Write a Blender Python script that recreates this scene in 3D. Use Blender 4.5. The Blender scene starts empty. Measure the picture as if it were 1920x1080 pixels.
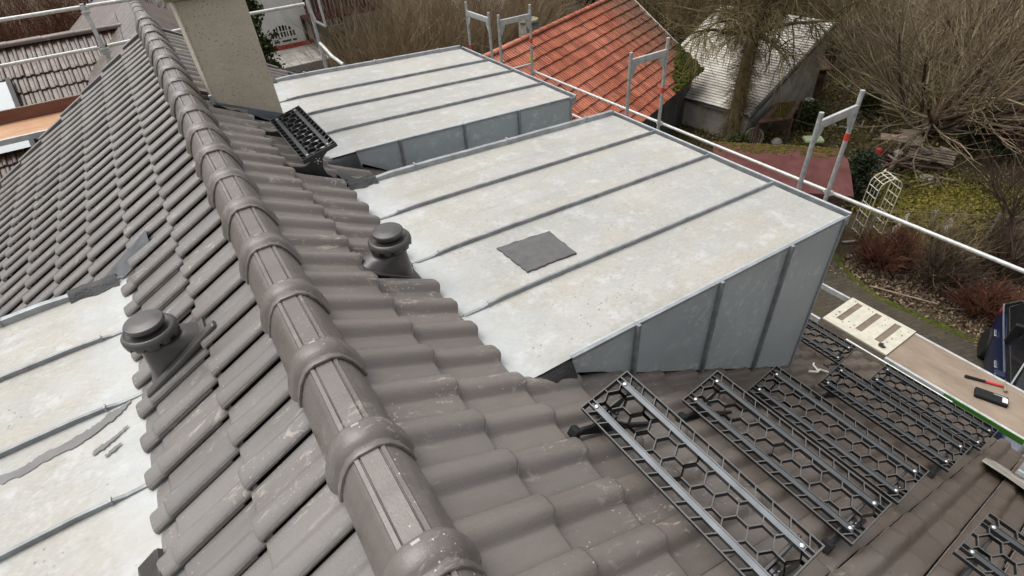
import bpy, math, random
import numpy as np
from mathutils import Vector, Matrix
random.seed(7); RNG = np.random.default_rng(11)
R = math.radians
scn = bpy.context.scene
col = scn.collection

# ------------------------------------------------------------------ camera
CAM_C = Vector((-0.087734, -1.232405, 1.309810))
ROW = [(0.831796, -0.552216, -0.056330), (-0.383728, -0.498725, -0.777191), (0.401084, 0.668080, -0.626739)]
FPX, PCX, PCY = 1011.73, 970.86, 529.48
cam = bpy.data.cameras.new('camera'); camo = bpy.data.objects.new('camera', cam); col.objects.link(camo)
x_, y_, z_ = Vector(ROW[0]), -Vector(ROW[1]), -Vector(ROW[2])
M = Matrix((x_, y_, z_)).transposed().to_4x4(); M.translation = CAM_C
camo.matrix_world = M
cam.sensor_width = 36; cam.lens = FPX / 1920 * 36
cam.shift_x = (960 - PCX) / 1920; cam.shift_y = (PCY - 540) / 1920
cam.clip_start = 0.05; cam.clip_end = 600
scn.camera = camo

# ------------------------------------------------------------------ sky, sun, exposure (overcast)
SUN_EL, SUN_AZ = R(66), R(-35)
world = bpy.data.worlds.new('World'); scn.world = world; world.use_nodes = True
wn = world.node_tree; wn.nodes.clear()
sky = wn.nodes.new('ShaderNodeTexSky'); sky.sky_type = 'NISHITA'; sky.sun_disc = False
sky.sun_elevation = SUN_EL; sky.sun_rotation = SUN_AZ
sky.air_density = 1.0; sky.dust_density = 4.0; sky.ozone_density = 1.0
hs = wn.nodes.new('ShaderNodeHueSaturation'); hs.inputs['Saturation'].default_value = 0.16
bg = wn.nodes.new('ShaderNodeBackground'); bg.inputs['Strength'].default_value = 0.14
wo = wn.nodes.new('ShaderNodeOutputWorld')
wn.links.new(sky.outputs[0], hs.inputs['Color']); wn.links.new(hs.outputs[0], bg.inputs['Color']); wn.links.new(bg.outputs[0], wo.inputs[0])
sun = bpy.data.lights.new('sun', 'SUN'); sun.energy = 1.3; sun.angle = R(60); sun.color = (1.0, 0.965, 0.92)
suno = bpy.data.objects.new('sun', sun); col.objects.link(suno)
# sky sun_rotation is measured from +Y towards +X
sd = Vector((math.sin(SUN_AZ) * math.cos(SUN_EL), math.cos(SUN_AZ) * math.cos(SUN_EL), math.sin(SUN_EL)))
suno.rotation_euler = sd.to_track_quat('Z', 'Y').to_euler(); suno.location = (0, 0, 30)
vs = scn.view_settings
vs.view_transform = 'Standard'; vs.look = 'None'; vs.gamma = 1.0; vs.use_curve_mapping = False
vs.exposure = 0.55

# ------------------------------------------------------------------ materials
class NT:
    def __init__(s, name):
        s.m = bpy.data.materials.new(name); s.m.use_nodes = True; s.t = s.m.node_tree; s.t.nodes.clear()
        s.o = s.t.nodes.new('ShaderNodeOutputMaterial'); s.b = s.t.nodes.new('ShaderNodeBsdfPrincipled')
        s.t.links.new(s.b.outputs[0], s.o.inputs[0])
        s.pos = s.t.nodes.new('ShaderNodeNewGeometry').outputs['Position']
    def n(s, k, **kw):
        nd = s.t.nodes.new(k)
        for a, v in kw.items():
            if hasattr(nd, a): setattr(nd, a, v)
        return nd
    def l(s, a, b): s.t.links.new(a, b)
    def scaled(s, sc, rot=(0, 0, 0)):
        mp = s.n('ShaderNodeMapping'); mp.inputs['Scale'].default_value = sc; mp.inputs['Rotation'].default_value = rot
        s.l(s.pos, mp.inputs['Vector']); return mp.outputs[0]
    def noise(s, scale, detail=4, rough=.55, vec=None, dist=0):
        nd = s.n('ShaderNodeTexNoise'); nd.inputs['Scale'].default_value = scale; nd.inputs['Detail'].default_value = detail
        nd.inputs['Roughness'].default_value = rough; nd.inputs['Distortion'].default_value = dist
        s.l(vec or s.pos, nd.inputs['Vector']); return nd.outputs['Fac']
    def voro(s, scale, feature='F1', out='Distance', vec=None):
        nd = s.n('ShaderNodeTexVoronoi'); nd.feature = feature; nd.inputs['Scale'].default_value = scale
        s.l(vec or s.pos, nd.inputs['Vector']); return nd.outputs[out]
    def ramp(s, fac, stops, interp='LINEAR'):
        nd = s.n('ShaderNodeValToRGB'); cr = nd.color_ramp; cr.interpolation = interp
        while len(cr.elements) < len(stops): cr.elements.new(.5)
        for e, (p, c) in zip(cr.elements, stops):
            e.position = p; e.color = (c[0], c[1], c[2], 1) if hasattr(c, '__len__') else (c, c, c, 1)
        s.l(fac, nd.inputs[0]); return nd.outputs[0]
    def mix(s, fac, a, b, mode='MIX'):
        nd = s.n('ShaderNodeMix'); nd.data_type = 'RGBA'; nd.blend_type = mode
        for v, i in ((fac, 0), (a, 6), (b, 7)):
            if hasattr(v, 'is_linked'): s.l(v, nd.inputs[i])
            elif hasattr(v, '__len__'): nd.inputs[i].default_value = (v[0], v[1], v[2], 1)
            else: nd.inputs[i].default_value = v
        return nd.outputs[2]
    def math(s, op, a, b=0.0):
        nd = s.n('ShaderNodeMath'); nd.operation = op
        for v, i in ((a, 0), (b, 1)):
            if hasattr(v, 'is_linked'): s.l(v, nd.inputs[i])
            else: nd.inputs[i].default_value = v
        return nd.outputs[0]
    def bump(s, h, strength=.3, dist=.01):
        nd = s.n('ShaderNodeBump'); nd.inputs['Strength'].default_value = strength; nd.inputs['Distance'].default_value = dist
        s.l(h, nd.inputs['Height']); s.l(nd.outputs[0], s.b.inputs['Normal'])
    def fin(s, color, rough=.7, metal=0., spec=.5):
        for v, k in ((color, 'Base Color'), (rough, 'Roughness'), (metal, 'Metallic'), (spec, 'Specular IOR Level')):
            i = s.b.inputs[k]
            if hasattr(v, 'is_linked'): s.l(v, i)
            elif hasattr(v, '__len__'): i.default_value = (v[0], v[1], v[2], 1)
            else: i.default_value = v
        return s.m
def rnd(t):
    oi = t.n('ShaderNodeObjectInfo'); ge = t.n('ShaderNodeNewGeometry')
    return t.math('FRACT', t.math('ADD', oi.outputs['Random'], ge.outputs['Random Per Island']))
def simple(name, c, rough=.6, metal=0., spec=.5, var=.18, scale=9, bump=.0, c2=None):
    t = NT(name); n1 = t.noise(scale, 5)
    lo = c2 or tuple(v * (1 - var) for v in c); hi = tuple(min(1, v * (1 + var)) for v in c)
    k = t.ramp(n1, [(.3, lo), (.7, hi)])
    if bump: t.bump(t.noise(scale * 6, 4), bump, .01)
    return t.fin(k, rough, metal, spec)

def tile_mat(name, c0, c1, dirt, slope=1, dust=.5, speck=.5, lichen=.0, low_brown=0, gl=.30):
    t = NT(name)
    big = t.noise(.9, 3); k = t.mix(t.ramp(big, [(.35, 0), (.68, 1)]), c0, c1)
    rv = rnd(t); k = t.mix(1.0, k, t.ramp(rv, [(0, (.93, .93, .93)), (.5, (1, .99, .98)), (1, (1.07, 1.05, 1.03))]), 'MULTIPLY')
    # long soft dirt in the pans, drawn down the slope
    st = t.noise(3.2, 5, .6, t.scaled((.45, 2.6, .45)))
    k = t.mix(t.math('MULTIPLY', t.ramp(st, [(.48, 0), (.72, 1)]), .55), k, dirt)
    # chalky scuffs
    sc = t.noise(20, 9, .78, t.scaled((.6, 1.6, .6)), .8); ms = t.noise(2.6, 3)
    sm = t.math('MULTIPLY', t.ramp(sc, [(.56, 0), (.60, 1)]), t.ramp(ms, [(.47, 0), (.58, 1)]))
    k = t.mix(t.math('MULTIPLY', sm, dust), k, (.50, .45, .38))
    vo = t.voro(42); vs_ = t.ramp(vo, [(.10, 1), (.13, 0)]); m2 = t.noise(3.1, 3)
    k = t.mix(t.math('MULTIPLY', t.math('MULTIPLY', vs_, t.ramp(m2, [(.50, 0), (.58, 1)])), speck), k, (.62, .57, .50))
    if lichen:
        li = t.noise(5.5, 9, .75); k = t.mix(t.math('MULTIPLY', t.ramp(li, [(.55, 0), (.66, 1)]), lichen), k, (.34, .33, .28))
    if low_brown:  # darker brown with distance down the right slope, broken up by noise
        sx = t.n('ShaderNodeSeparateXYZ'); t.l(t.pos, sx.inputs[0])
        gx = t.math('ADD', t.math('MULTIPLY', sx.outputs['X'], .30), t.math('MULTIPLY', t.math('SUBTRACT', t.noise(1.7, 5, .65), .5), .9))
        k = t.mix(t.math('MULTIPLY', t.ramp(gx, [(.18, 0), (.72, 1)]), low_brown), k, (.092, .069, .053))
    grain = t.noise(160, 3); k = t.mix(.30, k, t.ramp(grain, [(.3, .55), (.7, 1.0)]), 'MULTIPLY')
    t.bump(t.math('ADD', grain, t.math('MULTIPLY', t.noise(28, 4), 1.2)), .22, .004)
    return t.fin(k, t.ramp(t.noise(12, 4), [(.3, gl), (.7, gl + .16)]), 0, .5)

MT = {}
MT['tile'] = tile_mat('concrete_tile', (0.1485, 0.1297, 0.1156), (0.1842, 0.1654, 0.1495), (.098, .076, .060), dust=.6, speck=.7, low_brown=.85)
MT['tile_left'] = tile_mat('concrete_tile_left', (.160, .149, .140), (.198, .187, .178), (.110, .093, .080), dust=.5, speck=.5)
MT['ridge'] = tile_mat('ridge_tile', (0.1297, 0.1128, 0.1015), (0.1617, 0.1438, 0.1316), (.098, .078, .066), dust=.3, speck=.8, gl=.24)
MT['tile_edge'] = simple('pale_tile_edge', (.27, .25, .23), .7, 0, .3, .3, 30)
MT['brown_tile'] = tile_mat('old_brown_tile', (.082, .050, .035), (.125, .082, .060), (.042, .030, .024), dust=.35, speck=.6, lichen=.35)
def orange():
    t = NT('orange_clay_tile'); k = t.ramp(t.noise(.8, 4), [(.3, (.370, .110, .062)), (.7, (.50, .190, .118))])
    k = t.mix(1.0, k, t.ramp(rnd(t), [(0, (.72, .68, .68)), (.35, (.95, .92, .9)), (1, (1.15, 1.12, 1.12))]), 'MULTIPLY')
    # old lichen-darkened bay near the verge, in house coordinates (runs across the rows)
    v = t.n('ShaderNodeVectorMath'); v.operation = 'DOT_PRODUCT'; t.l(t.pos, v.inputs[0]); v.inputs[1].default_value = (.927, .375, 0)
    nn = t.math('ADD', v.outputs['Value'], t.math('MULTIPLY', t.math('SUBTRACT', t.noise(.9, 5), .5), 2.2))
    mask = t.ramp(t.math('MULTIPLY', t.math('SUBTRACT', nn, 16.6), .3), [(.0, 0), (.75, .82)])
    old = t.ramp(t.noise(6, 7, .7), [(.35, (.085, .055, .035)), (.55, (.17, .105, .07)), (.68, (.36, .31, .25))])
    k = t.mix(mask, k, old)
    g = t.noise(3.0, 8, .7); k = t.mix(t.math('MULTIPLY', t.ramp(g, [(.50, 0), (.66, 1)]), .5), k, (.15, .080, .055))
    t.bump(t.noise(60, 3), .2, .006); return t.fin(k, .8, 0, .3)
MT['orange'] = orange()
def zinc_roof(name, base=(.362, .357, .332)):
    t = NT(name)
    a = t.noise(1.6, 6, .62); k = t.ramp(a, [(.28, tuple(v * .90 for v in base)), (.5, base), (.72, tuple(min(1, v * 1.16) for v in base))])
    cr = t.noise(2.4, 7, .66, t.scaled((.6, 1.7, 1))); k = t.mix(t.math('MULTIPLY', t.ramp(cr, [(.47, 0), (.62, 1)]), .5), k, (.385, .345, .275))
    wh = t.noise(7.5, 9, .72); k = t.mix(t.math('MULTIPLY', t.ramp(wh, [(.52, 0), (.64, 1)]), .5), k, (.52, .53, .525))
    gy = t.noise(16, 9, .74, None, .8); k = t.mix(t.math('MULTIPLY', t.ramp(gy, [(.57, 0), (.68, 1)]), .55), k, (.25, .24, .21))
    fm = t.noise(48, 6, .75, t.scaled((.8, 1.3, 1))); k = t.mix(t.math('MULTIPLY', t.ramp(fm, [(.50, 0), (.66, 1)]), .30), k, (.25, .245, .22)); k = t.mix(t.math('MULTIPLY', t.ramp(fm, [(.36, 1), (.46, 0)]), .35), k, (.50, .50, .48))
    v = t.voro(23); m = t.noise(1.9, 3); sp = t.math('MULTIPLY', t.ramp(v, [(.09, 1), (.13, 0)]), t.ramp(m, [(.48, 0), (.56, 1)]))
    k = t.mix(t.math('MULTIPLY', sp, .85), k, (.17, .14, .11))
    v2 = t.voro(9.7); k = t.mix(t.math('MULTIPLY', t.ramp(v2, [(.030, 1), (.05, 0)]), .7), k, (.16, .14, .12))
    stx = t.noise(2.6, 6, .7, t.scaled((.22, 3.4, 1)), .3); k = t.mix(t.math('MULTIPLY', t.ramp(stx, [(.55, 0), (.70, 1)]), .35), k, (.245, .235, .205))
    sx = t.n('ShaderNodeSeparateXYZ'); t.l(t.pos, sx.inputs[0]); ax_ = t.math('ADD', t.math('ABSOLUTE', sx.outputs['X']), t.math('MULTIPLY', t.math('SUBTRACT', t.noise(3.5, 6, .7), .5), .7))
    k = t.mix(t.math('MULTIPLY', t.ramp(t.math('MULTIPLY', ax_, .5), [(.36, 1), (.50, 0)]), .55), k, (.47, .50, .51))
    rs = t.noise(.75, 5, .6, None, .4); k = t.mix(t.math('MULTIPLY', t.ramp(rs, [(.58, 0), (.74, 1)]), .28), k, (.38, .31, .22))
    t.bump(t.math('ADD', t.math('MULTIPLY', t.noise(1.3, 2), 2.5), t.math('MULTIPLY', t.noise(40, 4), .08)), .28, .02)
    return t.fin(k, t.ramp(t.noise(5, 4), [(.3, .42), (.7, .62)]), 0.0, .4)
MT['zinc'] = zinc_roof('weathered_zinc_roof')
def zinc_wall():
    t = NT('grey_zinc_cheek')
    k = t.ramp(t.noise(1.5, 5), [(.3, (0.3622, 0.3967, 0.4082)), (.7, (0.4542, 0.4887, 0.4945))])
    br = t.noise(4, 6, .7, t.scaled((9, 9, .7))); k = t.mix(t.math('MULTIPLY', t.ramp(br, [(.45, 0), (.75, 1)]), .32), k, (.34, .365, .37))
    bl = t.noise(14, 9, .76, None, .5); mk = t.noise(1.7, 3)
    k = t.mix(t.math('MULTIPLY', t.math('MULTIPLY', t.ramp(bl, [(.53, 0), (.60, 1)]), t.ramp(mk, [(.42, 0), (.56, 1)])), .8), k, (.60, .625, .63))
    v = t.voro(30); k = t.mix(t.math('MULTIPLY', t.ramp(v, [(.08, 1), (.12, 0)]), .7), k, (.60, .62, .62))
    t.bump(t.math('MULTIPLY', t.noise(2.2, 2), 2.0), .25, .02)
    return t.fin(k, t.ramp(t.noise(6, 4), [(.3, .34), (.7, .5)]), .12, .5)
MT['zinc_wall'] = zinc_wall()
MT['seam'] = simple('zinc_seam', (.235, .247, .252), .45, .3, .5, .28, 14, .1)
MT['zinc_edge'] = simple('zinc_edge', (.31, .325, .33), .42, .35, .5, .25, 11, .1)
MT['lead'] = simple('blue_grey_lead', (.135, .155, .17), .5, .25, .5, .25, 7, .15)
MT['membrane'] = simple('black_bitumen_membrane', (.022, .022, .023), .55, 0, .5, .5, 14, .5)
MT['patch'] = simple('grey_patch', (.112, .110, .108), .8, 0, .3, .14, 20, .3)
MT['smear'] = simple('grey_smear', (.185, .182, .175), .7, 0, .3, .12, 12, .1)
MT['sky_top_metal'] = simple('sky_lit_grey_top', (.062, .063, .062), .45, .1, .5, .3, 30)
MT['black_metal'] = simple('black_coated_metal', (.016, .017, .018), .38, 0, .55, .3, 30)
MT['rail_sheen'] = simple('sky_sheen_rail_metal', (.105, .115, .125), .36, .4, .5, .2, 12)
MT['rail_metal'] = simple('dark_rail_metal', (.045, .049, .053), .45, .2, .5, .2, 12)
MT['rubber'] = simple('black_rubber', (.012, .012, .012), .75, 0, .3, .3, 30, .2)
MT['bolt'] = simple('bright_bolt', (.52, .52, .51), .3, .6, .5, .1, 30)
MT['steel'] = simple('galvanised_steel', (0.444, 0.454, 0.444), .42, .35, .5, .30, 18, .1)
MT['alu'] = simple('aluminium_profile', (0.54, 0.551, 0.54), .38, .4, .5, .22, 10, .1)
MT['tube'] = simple('galvanised_tube', (0.512, 0.516, 0.492), .45, .25, .5, .2, 20, .05)
MT['clip'] = simple('steel_clip', (.25, .25, .245), .4, .4, .5, .1, 30)
MT['vent'] = simple('vent_plastic', (.058, .053, .050), .30, 0, .5, .16, 14, .06)
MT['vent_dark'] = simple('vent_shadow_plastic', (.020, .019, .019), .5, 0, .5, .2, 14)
MT['red_tape'] = simple('red_tape', (.62, .05, .035), .5, 0, .4, .1, 20)
MT['green_tape'] = simple('green_tape', (.25, .45, .12), .5, 0, .4, .1, 20)
MT['under'] = simple('roof_underlay', (.03, .028, .026), .9)
def stucco(name, c, pit=(.09, .08, .06), sc=1.0):
    t = NT(name); k = t.ramp(t.noise(2.2 * sc, 6, .6), [(.3, tuple(v * .85 for v in c)), (.7, tuple(min(1, v * 1.1) for v in c))])
    v = t.voro(46 * sc); m = t.noise(3.3 * sc, 4)
    k = t.mix(t.math('MULTIPLY', t.math('MULTIPLY', t.ramp(v, [(.15, 1), (.24, 0)]), t.ramp(m, [(.44, 0), (.58, 1)])), .8), k, pit)
    g = t.noise(70 * sc, 4); k = t.mix(.35, k, t.ramp(g, [(.3, .6), (.7, 1.0)]), 'MULTIPLY')
    t.bump(t.math('SUBTRACT', g, t.math('MULTIPLY', t.ramp(v, [(.14, 1), (.28, 0)]), .9)), .5, .008)
    return t.fin(k, .9, 0, .25)
MT['chimney'] = stucco('chimney_render', (0.5192, 0.4543, 0.354))
MT['chimney_edge'] = stucco('chimney_bare_edge', (.52, .47, .38))
MT['cap'] = stucco('mossy_concrete', (.27, .235, .15), (.10, .09, .05))
MT['white_wall'] = simple('white_render', (0.6804, 0.6629, 0.6129), .9, 0, .2, .1, 2.5, .1)
MT['plaster'] = simple('old_plaster', (.36, .335, .285), .9, 0, .2, .3, 2.5, .2)
MT['red_paint'] = simple('red_paint', (.36, .055, .04), .6, 0, .4, .2, 5)
MT['dark_red_wood'] = simple('dark_red_wood', (.085, .022, .020), .6, 0, .4, .3, 6)
MT['window_glass'] = simple('dark_glass', (.012, .013, .015), .08, 0, .6, .2, 3)
MT['window_frame'] = simple('white_window_frame', (.66, .65, .61), .5)
def wood(name, c0, c1, axis=(1, 8, 8), rough=.75):
    t = NT(name); a = t.noise(2.5, 7, .65, t.scaled(axis)); k = t.ramp(a, [(.3, c0), (.7, c1)])
    b = t.noise(1.1, 3); k = t.mix(t.math('MULTIPLY', t.ramp(b, [(.5, 0), (.7, 1)]), .4), k, tuple(v * .55 for v in c0))
    t.bump(a, .3, .006); return t.fin(k, rough, 0, .3)
MT['deck_wood'] = wood('scaffold_deck_wood', (.20, .150, .110), (.31, .245, .185), (3, .9, 3))
MT['orange_wood'] = wood('orange_deck_wood', (.42, .22, .11), (.60, .38, .24), (1, 6, 6))
MT['toe_wood'] = wood('toe_board_wood', (.16, .065, .045), (.28, .13, .09), (1, 6, 6))
MT['grey_wood'] = wood('weathered_grey_wood', (.060, .057, .052), (.135, .128, .115), (3, 3, .5))
MT['brown_wood'] = wood('brown_wood', (.055, .036, .024), (.155, .105, .075), (2, 2, 2))
MT['pale_wood'] = wood('pale_wood', (.16, .125, .09), (.33, .27, .20), (2, 2, 2))
MT['cream'] = simple('cream_hatch_panel', (0.521, 0.496, 0.403), .7, 0, .3, .12, 14, .2)
MT['slot'] = simple('brown_slot', (.17, .13, .095), .8)
MT['green_paint'] = simple('green_paint', (.045, .17, .018), .5, 0, .4, .2, 6)
def bitumen_red():
    t = NT('red_bitumen_felt'); k = t.ramp(t.noise(3, 6), [(.3, (.085, .031, .029)), (.7, (.135, .056, .051))])
    k = t.mix(.3, k, t.ramp(t.noise(70, 3), [(.3, .5), (.7, 1.)]), 'MULTIPLY'); t.bump(t.noise(60, 3), .4, .01)
    return t.fin(k, .95, 0, .15)
MT['red_felt'] = bitumen_red()
def moss(name, c0=(.024, .022, .007), c1=(.115, .092, .020)):
    t = NT(name); k = t.ramp(t.noise(9, 8, .7), [(.3, c0), (.7, c1)]); t.bump(t.noise(30, 5), .9, .03); return t.fin(k, .95, 0, .1)
MT['moss'] = moss('yellow_moss'); MT['green_moss'] = moss('green_moss', (.020, .028, .006), (.095, .105, .022))
MT['rust'] = simple('rusty_sheet', (.095, .052, .038), .8, 0, .3, .35, 5, .2)
MT['fibre'] = simple('pale_fibre_cement', (.56, .53, .47), .85, 0, .25, .28, 2.2, .25)
MT['stone'] = simple('pale_stone', (.30, .28, .24), .9, 0, .2, .35, 7, .4)
MT['terracotta'] = simple('terracotta', (.42, .10, .045), .8, 0, .3, .2, 8)
MT['white_paint'] = simple('cream_white_paint', (.62, .60, .47), .6, 0, .3, .12, 10)
MT['lime'] = simple('pale_lime_plastic', (.50, .60, .34), .5)
MT['car'] = simple('dark_blue_car_paint', (.007, .013, .045), .28, .1, .6, .15, 2)
MT['chrome'] = simple('chrome_trim', (.6, .62, .63), .2, .9, .5, .05, 5)
MT['hammer_red'] = simple('red_grip', (.55, .035, .045), .5)
MT['white_label'] = simple('white_label', (.7, .7, .68), .6)
MT['caulk'] = simple('white_sealant', (.62, .58, .50), .7)
def bark(name, c0, c1):
    t = NT(name); k = t.ramp(t.noise(2.2, 6, .6), [(.3, c0), (.7, c1)])
    k = t.mix(1., k, t.ramp(rnd(t), [(0, (.6, .6, .6)), (1, (1.35, 1.3, 1.25))]), 'MULTIPLY'); return t.fin(k, .9, 0, .2)
MT['bark_olive'] = bark('olive_bark', (0.12, 0.0936, 0.0504), (0.258, 0.21, 0.114))
MT['bark_trunk'] = bark('mossy_trunk_bark', (.085, .066, .032), (.190, .155, .072))
MT['bark_tan'] = bark('tan_bark', (0.18, 0.1416, 0.0936), (0.372, 0.306, 0.21))
MT['bark_brown'] = bark('brown_bark', (.050, .036, .026), (.115, .082, .058))
MT['bark_hedge'] = bark('hedge_bark', (0.165, 0.1232, 0.077), (0.352, 0.2695, 0.1705))
MT['bark_rust'] = bark('rusty_twigs', (.075, .032, .020), (.155, .070, .042))
MT['bark_red'] = bark('red_twigs', (.16, .035, .040), (.26, .085, .085))
def leafm(name, c0, c1):
    t = NT(name); k = t.mix(rnd(t), c0, c1); k = t.mix(.4, k, t.ramp(t.noise(1.5, 4), [(.3, .4), (.7, 1.2)]), 'MULTIPLY'); return t.fin(k, .75, 0, .25)
MT['conifer'] = leafm('conifer_needles', (.012, .022, .012), (.038, .052, .024))
MT['leaf_green'] = leafm('green_leaves', (.020, .036, .010), (.075, .090, .026))
MT['leaf_litter'] = leafm('leaf_litter', (.055, .036, .022), (.34, .245, .165))
MT['grass'] = leafm('dull_grass', (0.075, 0.075, 0.015), (0.25, 0.2063, 0.05))
def ground_mat():
    t = NT('garden_ground')
    k = t.ramp(t.noise(0.715, 9.1, 0.806), [(.30, (0.0546, 0.0403, 0.026)), (.48, (0.091, 0.0689, 0.0416)), (.62, (0.1144, 0.1014, 0.039)), (.75, (.125, .108, .036))])
    k = t.mix(t.math('MULTIPLY', t.ramp(t.noise(11, 8, .75), [(.52, 0), (.66, 1)]), .55), k, (.155, .115, .078))
    k = t.mix(t.math('MULTIPLY', t.ramp(t.noise(6, 6, .7), [(.55, 0), (.7, 1)]), .6), k, (.030, .023, .016))
    k = t.mix(.5, k, t.ramp(t.noise(45, 5, .7), [(.3, .35), (.7, 1.2)]), 'MULTIPLY')
    t.bump(t.math('ADD', t.noise(20, 6, .7), t.noise(5, 3)), .9, .08); return t.fin(k, .95, 0, .15)
MT['ground'] = ground_mat()
def lawn_mat():
    t = NT('mossy_lawn'); k = t.ramp(t.noise(2.75, 10.0, 0.85), [(.3, (0.0775, 0.065, 0.015)), (.5, (0.1812, 0.1475, 0.025)), (.7, (.235, .190, .030))])
    k = t.mix(t.math('MULTIPLY', t.ramp(t.noise(7, 6, .7), [(.55, 0), (.68, 1)]), .7), k, (.105, .070, .035)); t.bump(t.noise(30, 6, .7), .9, .05); return t.fin(k, .95, 0, .1)
MT['lawn'] = lawn_mat()
def paving():
    t = NT('dark_block_paving'); br = t.n('ShaderNodeTexBrick'); br.inputs['Scale'].default_value = 1.0
    br.inputs['Brick Width'].default_value = .21; br.inputs['Row Height'].default_value = .11; br.inputs['Mortar Size'].default_value = .006
    br.inputs['Color1'].default_value = (.046, .037, .028, 1); br.inputs['Color2'].default_value = (.066, .054, .041, 1); br.inputs['Mortar'].default_value = (.028, .024, .016, 1)
    t.l(t.scaled((1, 1, 1), (0, 0, R(22))), br.inputs['Vector'])
    k = t.mix(t.math('MULTIPLY', t.ramp(t.noise(2.4, 7, .7), [(.5, 0), (.66, 1)]), .6), br.outputs['Color'], (.060, .055, .020)); t.bump(br.outputs['Fac'], -.4, .01)
    return t.fin(k, .85, 0, .3)
MT['paving'] = paving()

# ------------------------------------------------------------------ mesh helpers
class MB:
    def __init__(s): s.v = []; s.f = []
    def add(s, V, F):
        o = len(s.v); s.v += [tuple(p) for p in V]; s.f += [tuple(i + o for i in q) for q in F]; return s
    def box(s, lo, hi, m=None):
        V = [Vector((x, y, z)) for z in (lo[2], hi[2]) for y in (lo[1], hi[1]) for x in (lo[0], hi[0])]
        if m is not None: V = [m @ p for p in V]
        return s.add(V, [(0, 2, 3, 1), (4, 5, 7, 6), (0, 1, 5, 4), (2, 6, 7, 3), (0, 4, 6, 2), (1, 3, 7, 5)])
    def cyl(s, p0, p1, r, n=10, r1=None, cap=True):
        p0, p1 = Vector(p0), Vector(p1); d = (p1 - p0).normalized(); u = d.orthogonal().normalized(); w = d.cross(u); r1 = r if r1 is None else r1
        V = []
        for p, rr in ((p0, r), (p1, r1)):
            for i in range(n):
                a = 2 * math.pi * i / n; V.append(p + (u * math.cos(a) + w * math.sin(a)) * rr)
        F = [(i, (i + 1) % n, n + (i + 1) % n, n + i) for i in range(n)]
        if cap: F += [tuple(range(n - 1, -1, -1)), tuple(range(n, 2 * n))]
        return s.add(V, F)
    def path(s, pts, r, n=8):
        for a, b in zip(pts[:-1], pts[1:]): s.cyl(a, b, r, n)
        return s
    def prism(s, poly, m, d0, d1):
        # poly: 2D points (x,z in local), extruded along local y from d0 to d1, m: matrix
        n = len(poly); V = [m @ Vector((p[0], d, p[1])) for d in (d0, d1) for p in poly]
        F = [tuple(range(n)), tuple(range(2 * n - 1, n - 1, -1))] + [(i, n + i, n + (i + 1) % n, (i + 1) % n) for i in range(n)]
        return s.add(V, F)
    def lathe(s, prof, m=None, n=28, mod=None):
        m = m or Matrix(); V = []
        for j, (r, z) in enumerate(prof):
            for i in range(n):
                a = 2 * math.pi * i / n; rr, zz = (mod(j, i, r, z) if mod else (r, z))
                V.append(m @ Vector((rr * math.cos(a), rr * math.sin(a), zz)))
        F = [(j * n + i, j * n + (i + 1) % n, (j + 1) * n + (i + 1) % n, (j + 1) * n + i) for j in range(len(prof) - 1) for i in range(n)]
        F.append(tuple(range(n - 1, -1, -1))); F.append(tuple(range((len(prof) - 1) * n, len(prof) * n)))
        return s.add(V, F)
    def grid(s, rows):
        # rows: list of equal-length point lists
        nv = len(rows[0]); V = [p for r_ in rows for p in r_]
        return s.add(V, [(j * nv + i, j * nv + i + 1, (j + 1) * nv + i + 1, (j + 1) * nv + i) for j in range(len(rows) - 1) for i in range(nv - 1)])
    def mesh(s, name, mat, smooth=False, angle=None):
        me = bpy.data.meshes.new(name); me.from_pydata(s.v, [], s.f); me.materials.append(MT[mat] if isinstance(mat, str) else mat)
        me.validate()
        if smooth: 
            me.polygons.foreach_set('use_smooth', [True] * len(me.polygons))
            if angle: me.set_sharp_from_angle(angle=R(angle))
        return me
    def obj(s, name, mat, parent=None, smooth=False, angle=35, bevel=0):
        return link(name, s.mesh(name, mat, smooth, angle), parent, None, bevel)
def link(name, me, parent=None, mw=None, bevel=0):
    o = bpy.data.objects.new(name, me); col.objects.link(o)
    if parent: o.parent = parent
    if mw is not None: o.matrix_local = mw
    if bevel:
        b = o.modifiers.new('bevel', 'BEVEL'); b.width = bevel; b.segments = 2; b.limit_method = 'ANGLE'
    return o
def thing(name, label, cat, group=None, loc=None):
    o = bpy.data.objects.new(name, None); col.objects.link(o); o.empty_display_size = .1
    if loc is not None: o.location = loc
    return tag(o, label, cat, group)
def tag(o, label, cat, group=None):
    o['label'] = label; o['category'] = cat
    if group: o['group'] = group
    return o
def structure(o): o['kind'] = 'structure'; return o
def stuff(o): o['kind'] = 'stuff'; return o
def fastmesh(name, V, F, mat, smooth=True):
    V = np.asarray(V, np.float32); F = np.asarray(F, np.int32); k = F.shape[1]
    me = bpy.data.meshes.new(name); me.vertices.add(len(V)); me.vertices.foreach_set('co', V.ravel())
    me.loops.add(F.size); me.loops.foreach_set('vertex_index', F.ravel())
    me.polygons.add(len(F)); me.polygons.foreach_set('loop_start', np.arange(0, F.size, k, dtype=np.int32))
    if smooth: me.polygons.foreach_set('use_smooth', np.ones(len(F), bool))
    me.materials.append(MT[mat]); me.update(calc_edges=True); return me

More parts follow.
